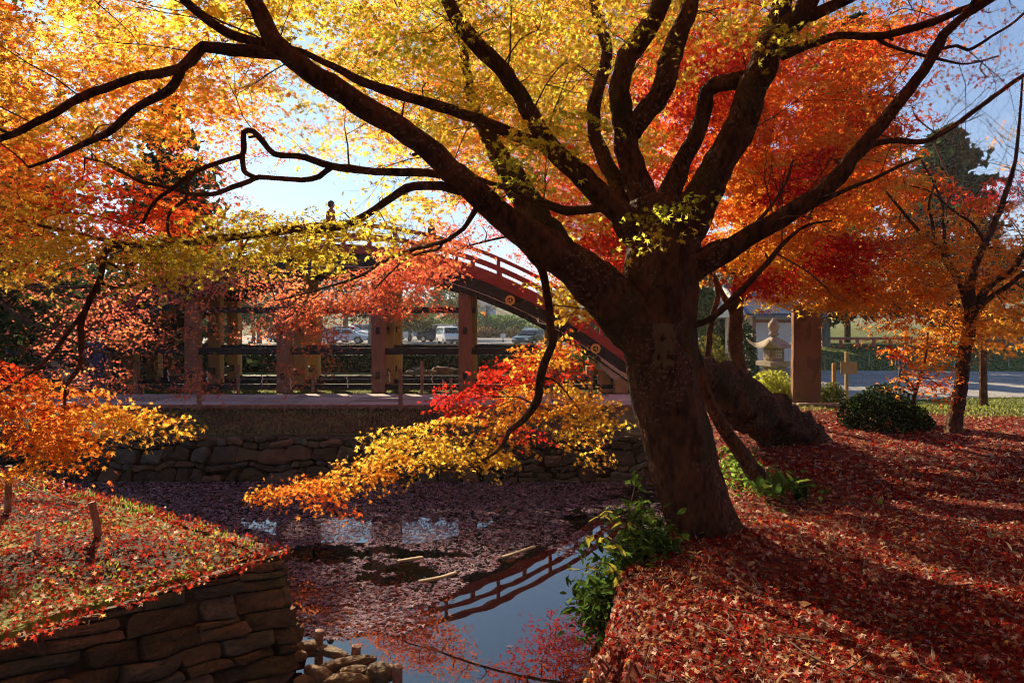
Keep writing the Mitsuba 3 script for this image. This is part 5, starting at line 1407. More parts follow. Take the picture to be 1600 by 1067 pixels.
# broad leaved evergreen shrub at the water's edge
ev = thing('evergreen_shrub', 'glossy broad leaved green shrub on the water edge in front of the big trunk', 'bush')
rng = np.random.default_rng(450)
base = at(1010, 985, 5.05)
base[2] = -0.5
stems, ends = [], []
for (px, py, D) in [(995, 745, 5.25), (1000, 800, 5.2), (955, 840, 5.0), (1010, 850, 5.1), (1045, 870, 5.15), (930, 880, 4.9), (975, 890, 4.85), (1020, 900, 4.95), (1055, 890, 5.1), (940, 930, 4.8), (985, 940, 4.75), (920, 950, 4.8), (1000, 960, 4.7), (960, 975, 4.7), (1030, 940, 4.8), (990, 860, 5.2), (1025, 830, 5.25)]:
    e = at(px, py, D)
    mid = (base + e) / 2 + rng.normal(0, 0.06, 3)
    s = spline(np.array([[*base, 0.012], [*mid, 0.009], [*e, 0.004]]), 0.06)
    stems.append(tube(s, 5))
    ends.append((s, 16))
for (pts) in [[(1000, 900, 5.0), (960, 850, 4.85), (930, 835, 4.8), (905, 850, 4.75)], [(985, 930, 4.9), (950, 880, 4.7), (925, 885, 4.65), (898, 892, 4.6)], [(1000, 850, 5.1), (975, 815, 4.95), (950, 800, 4.9), (930, 812, 4.85)], [(990, 960, 4.8), (1010, 940, 4.6), (1000, 965, 4.55), (985, 985, 4.5)], [(1040, 900, 5.1), (1062, 868, 5.0), (1072, 880, 4.95), (1066, 905, 4.9)]]:
    s = spline(np.array([[*at(*p), 0.005 - 0.001 * k] for k, p in enumerate(pts)]), 0.05)
    stems.append(tube(s, 5))
    ends.append((s, -11))
put('stems', join(stems), 'twig_mat', ev, kind='stuff')
v_, f_ = [], []
cols = [(0.065, 0.13, 0.03), (0.12, 0.21, 0.042), (0.21, 0.31, 0.055), (0.40, 0.38, 0.06)]
for k, c in enumerate(cols):
    scene[f'shrub_leaf_mat_{"abcd"[k]}'] = {'type': 'principledthin', 'base_color': rgb(*c), 'roughness': 0.18, 'diff_trans': 0.8, 'eta': 1.5}
variants = []
for sc, bend in ((1.0, 0.0), (1.0, 0.25), (1.0, -0.2), (0.8, 0.12)):
    L = LEAF_OVAL[0].copy() * np.array([sc, 1, 1])
    L[:, 2] -= bend * L[:, 1] ** 2
    variants.append(mikit.ply((L, LEAF_OVAL[1]), smooth=True))
count = 0
for s, m in ends:
    yellow = m < 0
    for _ in range(abs(m)):
        t = rng.uniform(0.45, 1.0)
        p = s[int(t * (len(s) - 1)), :3] + rng.normal(0, 0.055 if not yellow else 0.015, 3)
        a = rng.uniform(0, 2 * np.pi)
        d = np.array([math.cos(a), math.sin(a) * 0.8 - 0.25, rng.normal(0.0 if not yellow else -0.5, 0.35)])
        d /= np.linalg.norm(d)
        u = np.cross(d, [0, 0, 1.0] + rng.normal(0, 0.35, 3))
        u /= np.linalg.norm(u)
        w = np.cross(u, d)
        L = rng.uniform(0.085, 0.135) * (0.85 if yellow else 1)
        M = np.eye(4)
        M[:3, 0], M[:3, 1], M[:3, 2], M[:3, 3] = u * L, d * L, w * L, p
        ci = 3 if yellow else int(rng.choice(3, p=[0.5, 0.33, 0.17]))
        put('leaf', {**variants[int(rng.integers(4))], 'to_world': T(M), 'bsdf': {'type': 'ref', 'id': f'shrub_leaf_mat_{"abcd"[ci]}'}}, None, ev)
        count += 1
P = []
for px, py, D, n, sx, sz in [(985, 905, 4.95, 560, 0.26, 0.2), (945, 945, 4.8, 360, 0.2, 0.15), (1035, 880, 5.1, 320, 0.18, 0.17), (965, 975, 4.7, 260, 0.2, 0.1), (1012, 845, 5.15, 240, 0.15, 0.17), (1040, 865, 5.15, 160, 0.12, 0.14)]:
    P.append(at(px, py, D) + rng.normal(0, 1, (n, 3)) * [sx * 0.6, 0.13, sz * 0.6])
P = np.vstack(P)
v, f, c = leaf_mesh(rng, P, 0.085 * rng.uniform(0.7, 1.3, len(P)), np.array([[0.075, 0.14, 0.03]]) * rng.uniform(0.5, 1.6, (len(P), 1)), 0.8, LEAF_OVAL)
put('inner_leaves', (v, f), 'gloss_leaf_mat', ev, color=c, kind='stuff')
# climbing vine above the shrub, against the left edge of the trunk
P = []
for px, py, D, n in [(997, 735, 5.25, 5), (990, 760, 5.25, 8), (1000, 790, 5.25, 10), (1012, 815, 5.25, 26), (995, 800, 5.2, 18), (995, 840, 5.2, 24), (1030, 850, 5.2, 20), (1050, 880, 5.2, 16), (960, 800, 5.2, 5)]:
    p = at(px, py, D)
    P.append(p + rng.normal(0, 0.045, (n, 3)))
P = np.vstack(P)
v, f, c = leaf_mesh(rng, P, 0.055 * rng.uniform(0.7, 1.3, len(P)), np.array([[0.14, 0.26, 0.04]]) * rng.uniform(0.5, 1.4, (len(P), 1)), 0.8, LEAF_KITE)
put('small_leaves', (v, f), 'gloss_leaf_mat', ev, color=c, kind='stuff')

# broad leaved plant and sedge tuft right of the trunk, ground ivy behind
pl = thing('broadleaf_plant', 'low dark green plant with long broad leaves right of the big trunk foot', 'plant')
pb = at(1212, 785, 7.2); pb[2] = gz(pb[0], pb[1])
for k in range(34):
    a = rng.uniform(0, 2 * np.pi)
    d = np.array([math.cos(a), math.sin(a), rng.uniform(0.15, 1.1)])
    d /= np.linalg.norm(d)
    u = np.cross(d, [0, 0, 1.0]); u /= np.linalg.norm(u)
    w = np.cross(u, d)
    L = rng.uniform(0.16, 0.30)
    p = pb + np.array([rng.normal(0, 0.13), rng.normal(0, 0.1), rng.uniform(0.0, 0.16)])
    M = np.eye(4)
    M[:3, 0], M[:3, 1], M[:3, 2], M[:3, 3] = u * L * 0.9, d * L, w * L, p
    put('leaf', {**variants[1 + k % 2], 'to_world': T(M), 'bsdf': {'type': 'ref', 'id': f'shrub_leaf_mat_{"abc"[int(rng.choice(3, p=[0.5, 0.3, 0.2]))]}'}}, None, pl)
sg = thing('sedge_tuft', 'dark green arching sedge tuft beside the broad leaved plant', 'plant')
sb = at(1250, 775, 7.3); sb[2] = gz(sb[0], sb[1])
blades('blade', None, sb + rng.normal(0, 0.03, (150, 3)) * [1, 1, 0], 0.26, (0.045, 0.10, 0.03), 451, 0.005, 0.9, parent=sg)
x, y = rng.normal(2.75, 0.32, 900), rng.normal(8.9, 0.8, 900)
P = np.column_stack([x, y, ground_z(x, y) + rng.uniform(0.0, 0.16, 900)])
v, f, c = leaf_mesh(rng, P, 0.075 * rng.uniform(0.6, 1.3, 900), np.array([[0.20, 0.34, 0.05]]) * rng.uniform(0.4, 1.3, (900, 1)), 0.6, LEAF_KITE)
put('ground_ivy', (v, f), 'leaf_mat', color=c, kind='stuff', label='sunlit green ground cover between the trunk and the prop log')

# ------------------------------------------------------------------ leaning trunk, prop, sapling
lk = thing('leaning_trunk', 'thick dark old trunk slanting behind the big maple down to the leaf carpet', 'tree trunk')
s = branch(lk, 'trunk', [(1010, 560, 9.2, 66), (1075, 586, 9.6, 72), (1120, 606, 10.0, 76), (1165, 632, 10.5, 74), (1205, 656, 10.9, 74), (1240, 692, 11.2, 84), (1262, 720, 11.4, 96)], 26, 0.34, 90, step=0.06, freq=3.4)
pk = thing('prop_log', 'slanting brown prop log between the big trunk and the leaning trunk', 'log')
branch(pk, 'log', [(1092, 575, 7.7, 17), (1115, 640, 7.8, 19), (1150, 695, 7.9, 23), (1186, 748, 8.0, 30), (1196, 764, 8.02, 32)], 14, 0.12, 91, step=0.05, freq=4)
sp = thing('maple_sapling', 'thin bare stemmed sapling with red leaves beside the dark bush', 'tree')
Ls = [branch(sp, 'trunk', [(1424, 668, 12.2, 9), (1427, 640, 12.2, 7), (1430, 615, 12.2, 6), (1437, 590, 12.2, 5), (1446, 560, 12.2, 4), (1450, 520, 12.2, 2.5)], 7, 0.1, 92),
      branch(sp, 'limb', [(1430, 612, 12.2, 4), (1420, 596, 12.1, 3), (1405, 588, 12.0, 2)], 5, 0.1, 93), branch(sp, 'limb', [(1437, 590, 12.2, 3), (1452, 592, 12.2, 2), (1468, 604, 12.2, 1.5)], 5, 0.1, 94)]
F = Foliage(95)
F.zone(1400, 562, 12.0, 26, 12, 0.4, 100, 0.86, hs=0.04, size=0.075, shape=LEAF_SMALL, disc=0.25)
F.zone(1466, 598, 12.2, 20, 14, 0.4, 90, 0.80, hs=0.04, size=0.075, shape=LEAF_SMALL, disc=0.25)
F.build('foliage', sp)

# ------------------------------------------------------------------ standing slab, lantern, small posts
sk = thing('stone_slab_monument', 'tall reddish brown standing stone slab with rounded shoulders on the leaf mound', 'stone monument')
sb = at(1259, 612, 15.0); zs = gz(sb[0], 15.0)
ht = EYE + (HOR - 474) / FOC * 15.0 - zs
prof = Polygon([(-0.315, -0.2), (0.30, -0.2), (0.312, ht * 0.5), (0.31, ht - 0.05), (0.22, ht - 0.01), (0.0, ht), (-0.22, ht - 0.005), (-0.285, ht - 0.06), (-0.30, ht * 0.5)]).buffer(-0.03).buffer(0.03, quad_segs=4)
m = trimesh.creation.extrude_polygon(prof, 0.13, engine='earcut')
for _ in range(3):
    m = m.subdivide()
v = np.array(m.vertices)
v = np.column_stack([v[:, 0] + sb[0], 15.0 + 0.065 - v[:, 2], v[:, 1] + zs])
v += (meshkit.fbm(v[:, None].repeat(3, 1) * 5 + np.arange(3)[None, :, None] * 13, 3) - 0.5) * 0.025
put('slab', (v, np.array(m.faces)[:, ::-1]), 'stele_mat', sk, smooth=35)
for k, (dx, w) in enumerate([(-0.62, 0.5), (-0.1, 0.52), (0.42, 0.48)]):
    vf = rbox(w, 0.16, 0.2, 0.03, (sb[0] + dx, 14.62, zs + 0.0))
    put('kerb_stone', vf, 'granite_mat', sk)

ln = thing('stone_lantern', 'tall pale stone lantern with upturned roof corners beside the standing slab', 'stone lantern')
lb = at(1209, HOR, 20.0); lx, ly, lz = lb[0], 20.0, gz(lb[0], 20.0) - 0.02
RZ = math.radians(14)


def lan(name, vf, parent=ln, mat='granite_mat', smooth=False, label=None):
    return put(name, xf(vf, rotz=RZ, loc=(lx, ly, lz)), mat, parent, smooth=smooth, label=label)


lan('base_step', rbox(1.15, 1.15, 0.26, 0.03, (0, 0, 0.10)))
lan('base_step', rbox(0.86, 0.86, 0.22, 0.03, (0, 0, 0.34)))
zz = np.linspace(0, 1, 14)
shaft = np.column_stack([0.17 + 0.19 * (1 - zz) ** 2.2 + 0.05 * zz ** 4, 0.45 + zz * 0.80])
lan('shaft', lathe(np.vstack([[0, 0.45], shaft, [0, 1.25]]), sq=True))
lan('platform', lathe([(0, 1.25), (0.20, 1.25), (0.30, 1.33), (0.36, 1.33), (0.36, 1.46), (0, 1.46)], sq=True))
lb_ = lan('light_box', rbox(0.42, 0.42, 0.42, 0.012, (0, 0, 1.67)))
for rot in (0, math.pi / 2, math.pi, -math.pi / 2):
    fr = rbox(0.25, 0.02, 0.27, 0, (0, -0.222, 1.67))
    wk = put('window', xf(xf(fr, rotz=rot), rotz=RZ, loc=(lx, ly, lz)), 'tint_mat', lb_, color=const_col(fr[0], (0.62, 0.55, 0.40)))
bars = []
for rot in (0, math.pi / 2, math.pi, -math.pi / 2):
    for k in range(4):
        o = -0.115 + k * 0.0767
        bars += [xf(rbox(0.018, 0.026, 0.27, 0, (o, -0.232, 1.67)), rotz=rot), xf(rbox(0.27, 0.024, 0.018, 0, (0, -0.234, 1.67 + o * 1.1)), rotz=rot)]
lan('lattice', join(bars), lb_, 'granite_mat')
# roof with upturned corners
n = 9
tt = np.linspace(-1, 1, 2 * n + 1)
UX, UY = np.meshgrid(tt, tt, indexing='ij')
mrad = np.maximum(np.abs(UX), np.abs(UY))
corner = (np.abs(UX) * np.abs(UY)) ** 2.2
rw = 0.48
top = 1.90 + 0.34 * (1 - mrad) ** 1.25 + 0.22 * corner * mrad ** 2
gx_, gy_ = UX * rw * (1 + 0.10 * corner), UY * rw * (1 + 0.10 * corner)
bot = 1.87 + 0.03 * (1 - mrad) + 0.20 * corner * mrad ** 2 - 0.03
V = np.vstack([np.stack([gx_, gy_, top], -1).reshape(-1, 3), np.stack([gx_, gy_, bot], -1).reshape(-1, 3)])
N_ = 2 * n + 1
i_, j_ = np.meshgrid(np.arange(N_ - 1), np.arange(N_ - 1), indexing='ij')
a_ = (i_ * N_ + j_).ravel()
fT = np.vstack([np.stack([a_, a_ + N_, a_ + N_ + 1], 1), np.stack([a_, a_ + N_ + 1, a_ + 1], 1)])
edge = [(k, k + 1) for k in range(N_ - 1)] + [((N_ - 1) * N_ + k + 1, (N_ - 1) * N_ + k) for k in range(N_ - 1)] + [((k + 1) * N_, k * N_) for k in range(N_ - 1)] + [(k * N_ + N_ - 1, (k + 1) * N_ + N_ - 1) for k in range(N_ - 1)]
e = np.array(edge)
M_ = N_ * N_
fE = np.vstack([np.stack([e[:, 0], e[:, 1] + 0, e[:, 1] + M_], 1), np.stack([e[:, 0], e[:, 1] + M_, e[:, 0] + M_], 1)])
lan('roof', (V, np.vstack([fT, fT[:, ::-1] + M_, fE[:, ::-1]])), smooth=40)
fn = lan('finial', lathe([(0, 2.20), (0.13, 2.20), (0.155, 2.25), (0.10, 2.31), (0.13, 2.36), (0.165, 2.45), (0.15, 2.55), (0.08, 2.65), (0.02, 2.72), (0, 2.73)], 18), smooth=True)

ps = thing('notice_post', 'small wooden notice board on a post beside the gravel path', 'sign')
p = at(1325, HOR, 19.0); z0 = -0.12
vf = rbox(0.09, 0.07, 1.35, 0.008, (p[0] - 0.04, 19.0, z0 + 0.55)); put('post', vf, 'wood_mat', ps, uv=const_uv(vf[0], 0.6, 1.0))
vf = rbox(0.46, 0.025, 0.34, 0.006, (p[0], 18.95, z0 + 0.78)); put('board', vf, 'wood_mat', ps, uv=const_uv(vf[0], 0.8, 1.0))
wp = thing('wooden_post', 'plain pale wooden post left of the small notice board', 'post')
p = at(1303, HOR, 17.2); z0 = -0.09
vf = rbox(0.085, 0.085, 1.08, 0.01, (p[0], 17.2, z0 + 0.44)); put('shaft', vf, 'wood_mat', wp, uv=const_uv(vf[0], 0.4, 1.0))
wp2 = thing('wooden_post', 'short reddish wooden post behind the leaning trunk', 'post')
p = at(1132, HOR, 15.5)
vf = rbox(0.13, 0.11, 1.05, 0.012, (p[0], 15.5, 0.48)); put('shaft', vf, 'wood_mat', wp2, uv=const_uv(vf[0], 0.4, 0.0))
rp = thing('rope_fence', 'thin rope fence with white streamers along the slope behind the gravel', 'rope fence')
pts = []
for px, D in ((1288, 37), (1358, 40), (1440, 39), (1535, 39), (1610, 39)):
    p = at(px, HOR, D); pts.append((p[0], D, gz(p[0], D)))
tp = post_rows(rp, pts, 0.05, [0.95, 0.7, 0.8, 0.8, 0.8], tone=(0.8, 1.0))
for a, b in zip(tp[:-1], tp[1:]):
    q = rope(rp, a - [0, 0, 0.1], b - [0, 0, 0.1], 0.12, 0.012)
    streamer(rp, q[7], 0.5, rf)

# red railings
rr_ = thing('red_railing', 'low vermilion railing at the top of the slope behind the standing slab', 'railing')
y0 = 46.0
xa, xb = at(1280, HOR, y0)[0], at(1425, HOR, y0)[0]
zr = gz((xa + xb) / 2, y0)
put('top_rail', rbox(xb - xa, 0.16, 0.14, 0.02, ((xa + xb) / 2, y0, zr + 0.55)), 'vermilion_mat', rr_)
cap = rbox(xb - xa + 0.1, 0.26, 0.04, 0.01, ((xa + xb) / 2, y0, zr + 0.645)); put('cap', cap, 'tint_mat', rr_, color=const_col(cap[0], (0.55, 0.42, 0.30)))
for k in range(6):
    x = xa + 0.35 + k * (xb - xa - 0.7) / 5
    put('post', rbox(0.18, 0.16, 0.9, 0.015, (x, y0, zr + 0.05)), 'vermilion_mat', rr_)
put('bottom_rail', rbox(xb - xa, 0.34, 0.20, 0.02, ((xa + xb) / 2, y0 - 0.02, zr - 0.1)), 'vermilion_mat', rr_)
rb = thing('red_railing', 'short piece of red railing seen between the trunk and the leaning maple', 'railing')
xa, xb = at(1070, HOR, 26)[0], at(1118, HOR, 26)[0]
for zz_ in (0.75, 0.42):
    put('rail', rbox(xb - xa, 0.1, 0.16, 0.015, ((xa + xb) / 2, 26, zz_)), 'vermilion_mat', rb)
for x in (xa + 0.1, (xa + xb) / 2, xb - 0.05):
    put('post', rbox(0.14, 0.12, 1.7, 0.015, (x, 26.0, 0.05)), 'vermilion_mat', rb)
bf = thing('board_fence', 'dark upright board fence at the top of the slope at the right edge', 'fence')
for k in range(26):
    x = at(1530, HOR, 47)[0] + k * 0.26
    vf = rbox(0.24, 0.03, 1.55 + 0.03 * math.sin(k * 3.1), 0.006, (x, 47.2, gz(x, 47.2) + 0.6)); put('board', vf, 'wood_mat', bf, uv=const_uv(vf[0], (k * 0.37) % 1, 0.0))

# ------------------------------------------------------------------ building with blue tiled roof
bk = thing('plaster_building', 'white plastered building with blue grey tiled roof behind the stone lantern', 'building')
by = 34.0
xa, xb = at(1176, HOR, by)[0], at(1272, HOR, by)[0]
ze = EYE + (HOR - 493) / FOC * by
vf = rbox(xb - xa, 4.4, ze + 0.95, 0.01, ((xa + xb) / 2, by + 2.2, (ze - 0.95) / 2)); put('wall', vf, 'plaster_mat', bk)
put('wall_base', rbox(xb - xa + 0.06, 4.46, 0.45, 0.01, ((xa + xb) / 2, by + 2.2, -0.55)), 'granite_mat', bk)
fr = rbox(0.14, 0.06, ze + 0.3, 0.005, (xa + 0.06, by - 0.04, ze / 2 - 0.15)); put('corner_post', fr, 'wood_mat', bk, uv=const_uv(fr[0], 0.2, 0.0))
fr = rbox(xb - xa, 0.06, 0.14, 0.005, ((xa + xb) / 2, by - 0.035, ze - 0.28)); put('beam', fr, 'wood_mat', bk, uv=const_uv(fr[0], 0.2, 0.0))
ov, rise, run = 0.75, 1.15, 2.95


def roof_z(u):
    return ze + 0.02 + rise * u + 0.22 * u * u


x0, x1 = xa - ov, xb + 0.3
m = tri(m3.Manifold.hull_points(np.array([[x, by + yy_, z] for x in (x0, x1) for yy_, z in ((-ov, ze - 0.08), (-ov, ze + 0.02), (2.2, roof_z(1.0)), (2.2 + run, ze - 0.08), (2.2 + run, ze + 0.02))])))
rk = put('roof', m, 'tile_mat', bk)
nc = 30
for k in range(nc):
    x = x0 + (k + 0.5) * (x1 - x0) / nc
    rows = np.array([[x, by - ov - 0.03 + u * (2.2 + ov), ze + 0.045 + (roof_z(1.0) - ze - 0.02) * u, 0.07] for u in np.linspace(0, 1, 9)])
    put('tile', tube(rows, 7), 'tile_mat', rk)
v = tube(np.array([[x0 - 0.05, by + 2.2, roof_z(1.0) + 0.12, 0.18], [x1, by + 2.2, roof_z(1.0) + 0.12, 0.18]]), 10); put('ridge', v, 'tile_mat', rk)
v = tube(np.array([[x0 + 0.02, by - ov + u * (2.2 + ov), ze + 0.09 + (roof_z(1.0) - ze - 0.02) * u, 0.11] for u in np.linspace(-0.02, 1, 8)]), 8); put('verge', v, 'plaster_mat', rk, label='pale line of mortar along the roof edge')


# ------------------------------------------------------------------ parked cars
def side_profile(kind):
    if kind == 'van':
        body = [(-2.1, 0.35), (2.05, 0.35), (2.12, 0.55), (2.08, 0.95), (1.75, 1.05), (1.15, 1.75), (0.9, 1.82), (-1.9, 1.84), (-2.05, 1.7), (-2.12, 0.9)]
        glass = [(1.55, 1.08), (1.02, 1.68), (-1.85, 1.70), (-1.95, 1.08)]
    elif kind == 'suv':
        body = [(-2.2, 0.40), (2.15, 0.40), (2.24, 0.6), (2.2, 0.95), (1.2, 1.10), (0.55, 1.58), (0.3, 1.65), (-1.5, 1.68), (-2.0, 1.45), (-2.2, 1.05)]
        glass = [(1.0, 1.12), (0.42, 1.55), (-1.45, 1.57), (-1.9, 1.38), (-1.95, 1.12)]
    elif kind == 'kei':
        body = [(-1.65, 0.33), (1.62, 0.33), (1.68, 0.5), (1.66, 0.9), (1.45, 1.0), (1.0, 1.6), (0.8, 1.66), (-1.45, 1.68), (-1.62, 1.5), (-1.68, 0.8)]
        glass = [(1.25, 1.02), (0.88, 1.55), (-1.42, 1.56), (-1.52, 1.02)]
    else:
        body = [(-2.05, 0.32), (2.05, 0.32), (2.14, 0.5), (2.08, 0.78), (1.2, 0.95), (0.5, 1.38), (0.2, 1.45), (-1.0, 1.46), (-1.7, 1.15), (-2.08, 1.0), (-2.12, 0.6)]
        glass = [(0.98, 0.97), (0.42, 1.33), (-0.95, 1.38), (-1.5, 1.12), (-1.55, 0.97)]
    return body, glass


def car(label, px, D, yaw, kind, color, group=None, z=-0.02):
    key = thing('parked_car', label, 'car', group)
    p = at(px, HOR, D)
    loc = (p[0], D, float(ground_z(p[0], D)) + 0.05)
    body, glass = side_profile(kind)
    W = 1.48 if kind == 'kei' else 1.74
    arches = [Point(cx, 0.33).buffer(0.40) for cx in (-1.28, 1.28)] if kind != 'kei' else [Point(cx, 0.30).buffer(0.36) for cx in (-1.08, 1.08)]
    pf = Polygon(body).buffer(0.07).buffer(-0.07).difference(unary_union(arches))
    if pf.geom_type != 'Polygon':
        pf = max(pf.geoms, key=lambda g: g.area)

    def ext(poly, w, taper=True):
        m = trimesh.creation.extrude_polygon(poly, w, engine='earcut')
        v = np.array(m.vertices)
        v = np.column_stack([v[:, 0], v[:, 2] - w / 2, v[:, 1]])
        belt = 1.0
        if taper:
            k = np.clip((v[:, 2] - belt) / 0.7, 0, 1)
            v[:, 1] *= 1 - 0.17 * k
            v[:, 1] *= 1 - 0.10 * np.clip((np.abs(v[:, 0]) - 1.5) / 0.6, 0, 1)
        return v, np.array(m.faces)[:, ::-1]

    def go(vf):
        return xf(vf, rotz=yaw, loc=loc)
    b = go(ext(pf, W))
    bk_ = put('body', b, 'paint_mat', key, color=const_col(b[0], color))
    for side in (-1, 1):
        m = Polygon(glass).buffer(-0.03).buffer(0.03)
        cut = [sbox(-0.32, 0, -0.24, 3), sbox(-1.25, 0, -1.18, 3)]
        for g in getattr(m.difference(unary_union(cut)), 'geoms', [m]):
            vf = ext(g, 0.02, False)
            v = vf[0].copy()
            k = np.clip((v[:, 2] - 1.0) / 0.7, 0, 1)
            v[:, 1] = side * (W / 2 * (1 - 0.17 * k) * (1 - 0.10 * np.clip((np.abs(v[:, 0]) - 1.5) / 0.6, 0, 1))) + v[:, 1] * 0.9
            put('window', go((v, vf[1])), 'glass_mat', key)
    # windscreen and rear window as slanting panes
    for name, (a, c_) in (('windscreen', (glass[0], glass[1])), ('rear_window', (glass[-1], glass[-2] if kind in ('kei', 'van') else glass[-2]))):
        a, c_ = np.array(a, float), np.array(c_, float)
        # lie on the body's own slope
        bx = [q for q in body]
        sgn = 1 if name == 'windscreen' else -1
        cand = [(body[k], body[k + 1]) for k in range(len(body) - 1) if body[k][1] > 0.7 and (body[k][0] > 0.0) == (sgn > 0) and abs(body[k + 1][1] - body[k][1]) > 0.25]
        if not cand:
            continue
        s0, s1 = (np.array(cand[0][0]), np.array(cand[0][1]))
        d = s1 - s0
        nrm = np.array([d[1], -d[0]]) / np.linalg.norm(d)
        if nrm[0] * sgn < 0:
            nrm = -nrm
        A, B = s0 + d * 0.12 + nrm * 0.045, s0 + d * 0.88 + nrm * 0.045
        wA, wB = W / 2 * 0.88 * (1 - 0.17 * np.clip((A[1] - 1) / 0.7, 0, 1)), W / 2 * 0.88 * (1 - 0.17 * np.clip((B[1] - 1) / 0.7, 0, 1))
        pts = []
        for off in (0.0, -0.05):
            for q_, w_ in ((A, wA), (B, wB)):
                o = q_ + nrm * off
                pts += [[o[0], -w_, o[1]], [o[0], w_, o[1]]]
        put(name, go(tri(m3.Manifold.hull_points(np.array(pts)))), 'glass_mat', key)
    wr = 0.29 if kind == 'kei' else 0.33
    for cx in ((-1.08, 1.08) if kind == 'kei' else (-1.28, 1.28)):
        for side in (-1, 1):
            cyl = tri(trimesh.creation.cylinder(wr, 0.2, sections=20))
            R_ = np.array([[1, 0, 0], [0, 0, -1], [0, 1, 0]])
            w_ = put('wheel', go(xf(cyl, R_, loc=(cx, side * (W / 2 - 0.11), wr))), 'rubber_mat', key)
            cyl = tri(trimesh.creation.cylinder(wr * 0.62, 0.03, sections=16))
            put('rim', go(xf(cyl, R_, loc=(cx, side * (W / 2 - 0.008), wr))), 'chrome_mat', w_)
    fx = max(q[0] for q in body)
    for side in (-1, 1):
        hv = rbox(0.10, 0.34, 0.14, 0.03, (fx - 0.02, side * (W / 2 - 0.28), 0.80 if kind != 'sedan' else 0.66)); put('headlight', go(hv), 'tint_mat', key, color=const_col(hv[0], (0.75, 0.77, 0.8)))
        hv = rbox(0.08, 0.16, 0.30, 0.03, (-fx + 0.03, side * (W / 2 - 0.2), 0.95)); put('tail_light', go(hv), 'tint_mat', key, color=const_col(hv[0], (0.35, 0.02, 0.02)))
    hv = rbox(0.06, W * 0.86, 0.16, 0.02, (fx + 0.0, 0, 0.47)); put('bumper', go(hv), 'tint_mat', key, color=const_col(hv[0], (0.06, 0.06, 0.065)))
    return key


car('silver white off-road car seen from the side, left of the double pillars', 546, 80, math.radians(-8), 'suv', (0.72, 0.73, 0.74))
car('grey blue car with pale bonnet left of the silver off-road car', 497, 77, math.radians(-35), 'sedan', (0.35, 0.40, 0.46))
car('dark maroon small car left of the front pillar', 441, 72, math.radians(170), 'kei', (0.20, 0.03, 0.06))
car('small white van right behind the double pillars', 624, 75, math.radians(65), 'kei', (0.78, 0.79, 0.8))
car('steel blue car between the white van and the navy car', 648, 82, math.radians(150), 'suv', (0.25, 0.36, 0.47))
car('large white people carrier behind the navy car', 695, 80, math.radians(-12), 'van', (0.76, 0.77, 0.78))
car('dark navy car in front of the white people carrier', 684, 72, math.radians(-25), 'sedan', (0.025, 0.04, 0.10))
car('white boxy small car close behind the railing left of the single pillar', 700, 62, math.radians(-70), 'kei', (0.8, 0.8, 0.8))
car('dark green car facing right of the single pillar, half hidden by golden leaves', 832, 58, math.radians(-120), 'sedan', (0.03, 0.06, 0.055))
car('low white car in front of the silver off-road car', 540, 66, math.radians(4), 'sedan', (0.8, 0.8, 0.8))
car('white van far behind the silver off-road car', 568, 100, math.radians(20), 'van', (0.7, 0.72, 0.74))
sg_ = thing('small_sign', 'small white sign on a short post in the parking lot', 'sign')
p = at(786, HOR, 70)
vf = rbox(0.5, 0.06, 0.42, 0.02, (p[0], 70, 0.6)); put('board', vf, 'tint_mat', sg_, color=const_col(vf[0], (0.8, 0.8, 0.78)))
vf = rbox(0.1, 0.08, 1.0, 0.01, (p[0], 70.08, 0.2)); put('post', vf, 'tint_mat', sg_, color=const_col(vf[0], (0.1, 0.09, 0.08)))
hb = thing('blue_house', 'pale blue walled house far behind right of the single pillar', 'building')
p = at(745, HOR, 130)
z0 = float(ground_z(p[0], 130.0))
zb_ = EYE + (HOR - 500) / FOC * 130
vf = rbox(7, 6, 7.5, 0.05, (p[0], 133, 1.4)); put('wall', vf, 'tint_mat', hb, color=const_col(vf[0], (0.33, 0.43, 0.56)))
m = tri(m3.Manifold.hull_points(np.array([[p[0] + a, 133 + b, c] for a in (-4, 4) for b, c in ((-3.6, 5.0), (3.6, 5.0), (0, 7.0))])))
put('roof', m, 'tint_mat', hb, color=const_col(m[0], (0.38, 0.34, 0.27)))
for k in (-1, 1):
    put('window', rbox(1.4, 0.1, 1.3, 0.02, (p[0] + k * 1.8, 129.97, 3.2)), 'glass_mat', hb)
wf = thing('white_fence', 'low white fence beyond the parking lot near the right girder', 'fence')
p0, p1 = at(818, HOR, 105)[0], at(905, HOR, 105)[0]
for zz_ in (0.5, 1.1):
    vf = rbox(p1 - p0, 0.08, 0.28, 0.02, ((p0 + p1) / 2, 105, zz_)); put('rail', vf, 'tint_mat', wf, color=const_col(vf[0], (0.7, 0.68, 0.64)))
for k in range(7):
    vf = rbox(0.14, 0.14, 1.6, 0.02, (p0 + 0.2 + k * (p1 - p0 - 0.4) / 6, 105.12, 0.6)); put('post', vf, 'tint_mat', wf, color=const_col(vf[0], (0.66, 0.64, 0.6)))


# ------------------------------------------------------------------ people
def capsule(a, b, ra, rb_, n=12):
    sa = m3.Manifold.sphere(ra, n).translate(tuple(a))
    sb_ = m3.Manifold.sphere(rb_, n).translate(tuple(b))
    return m3.Manifold.batch_hull([sa, sb_])


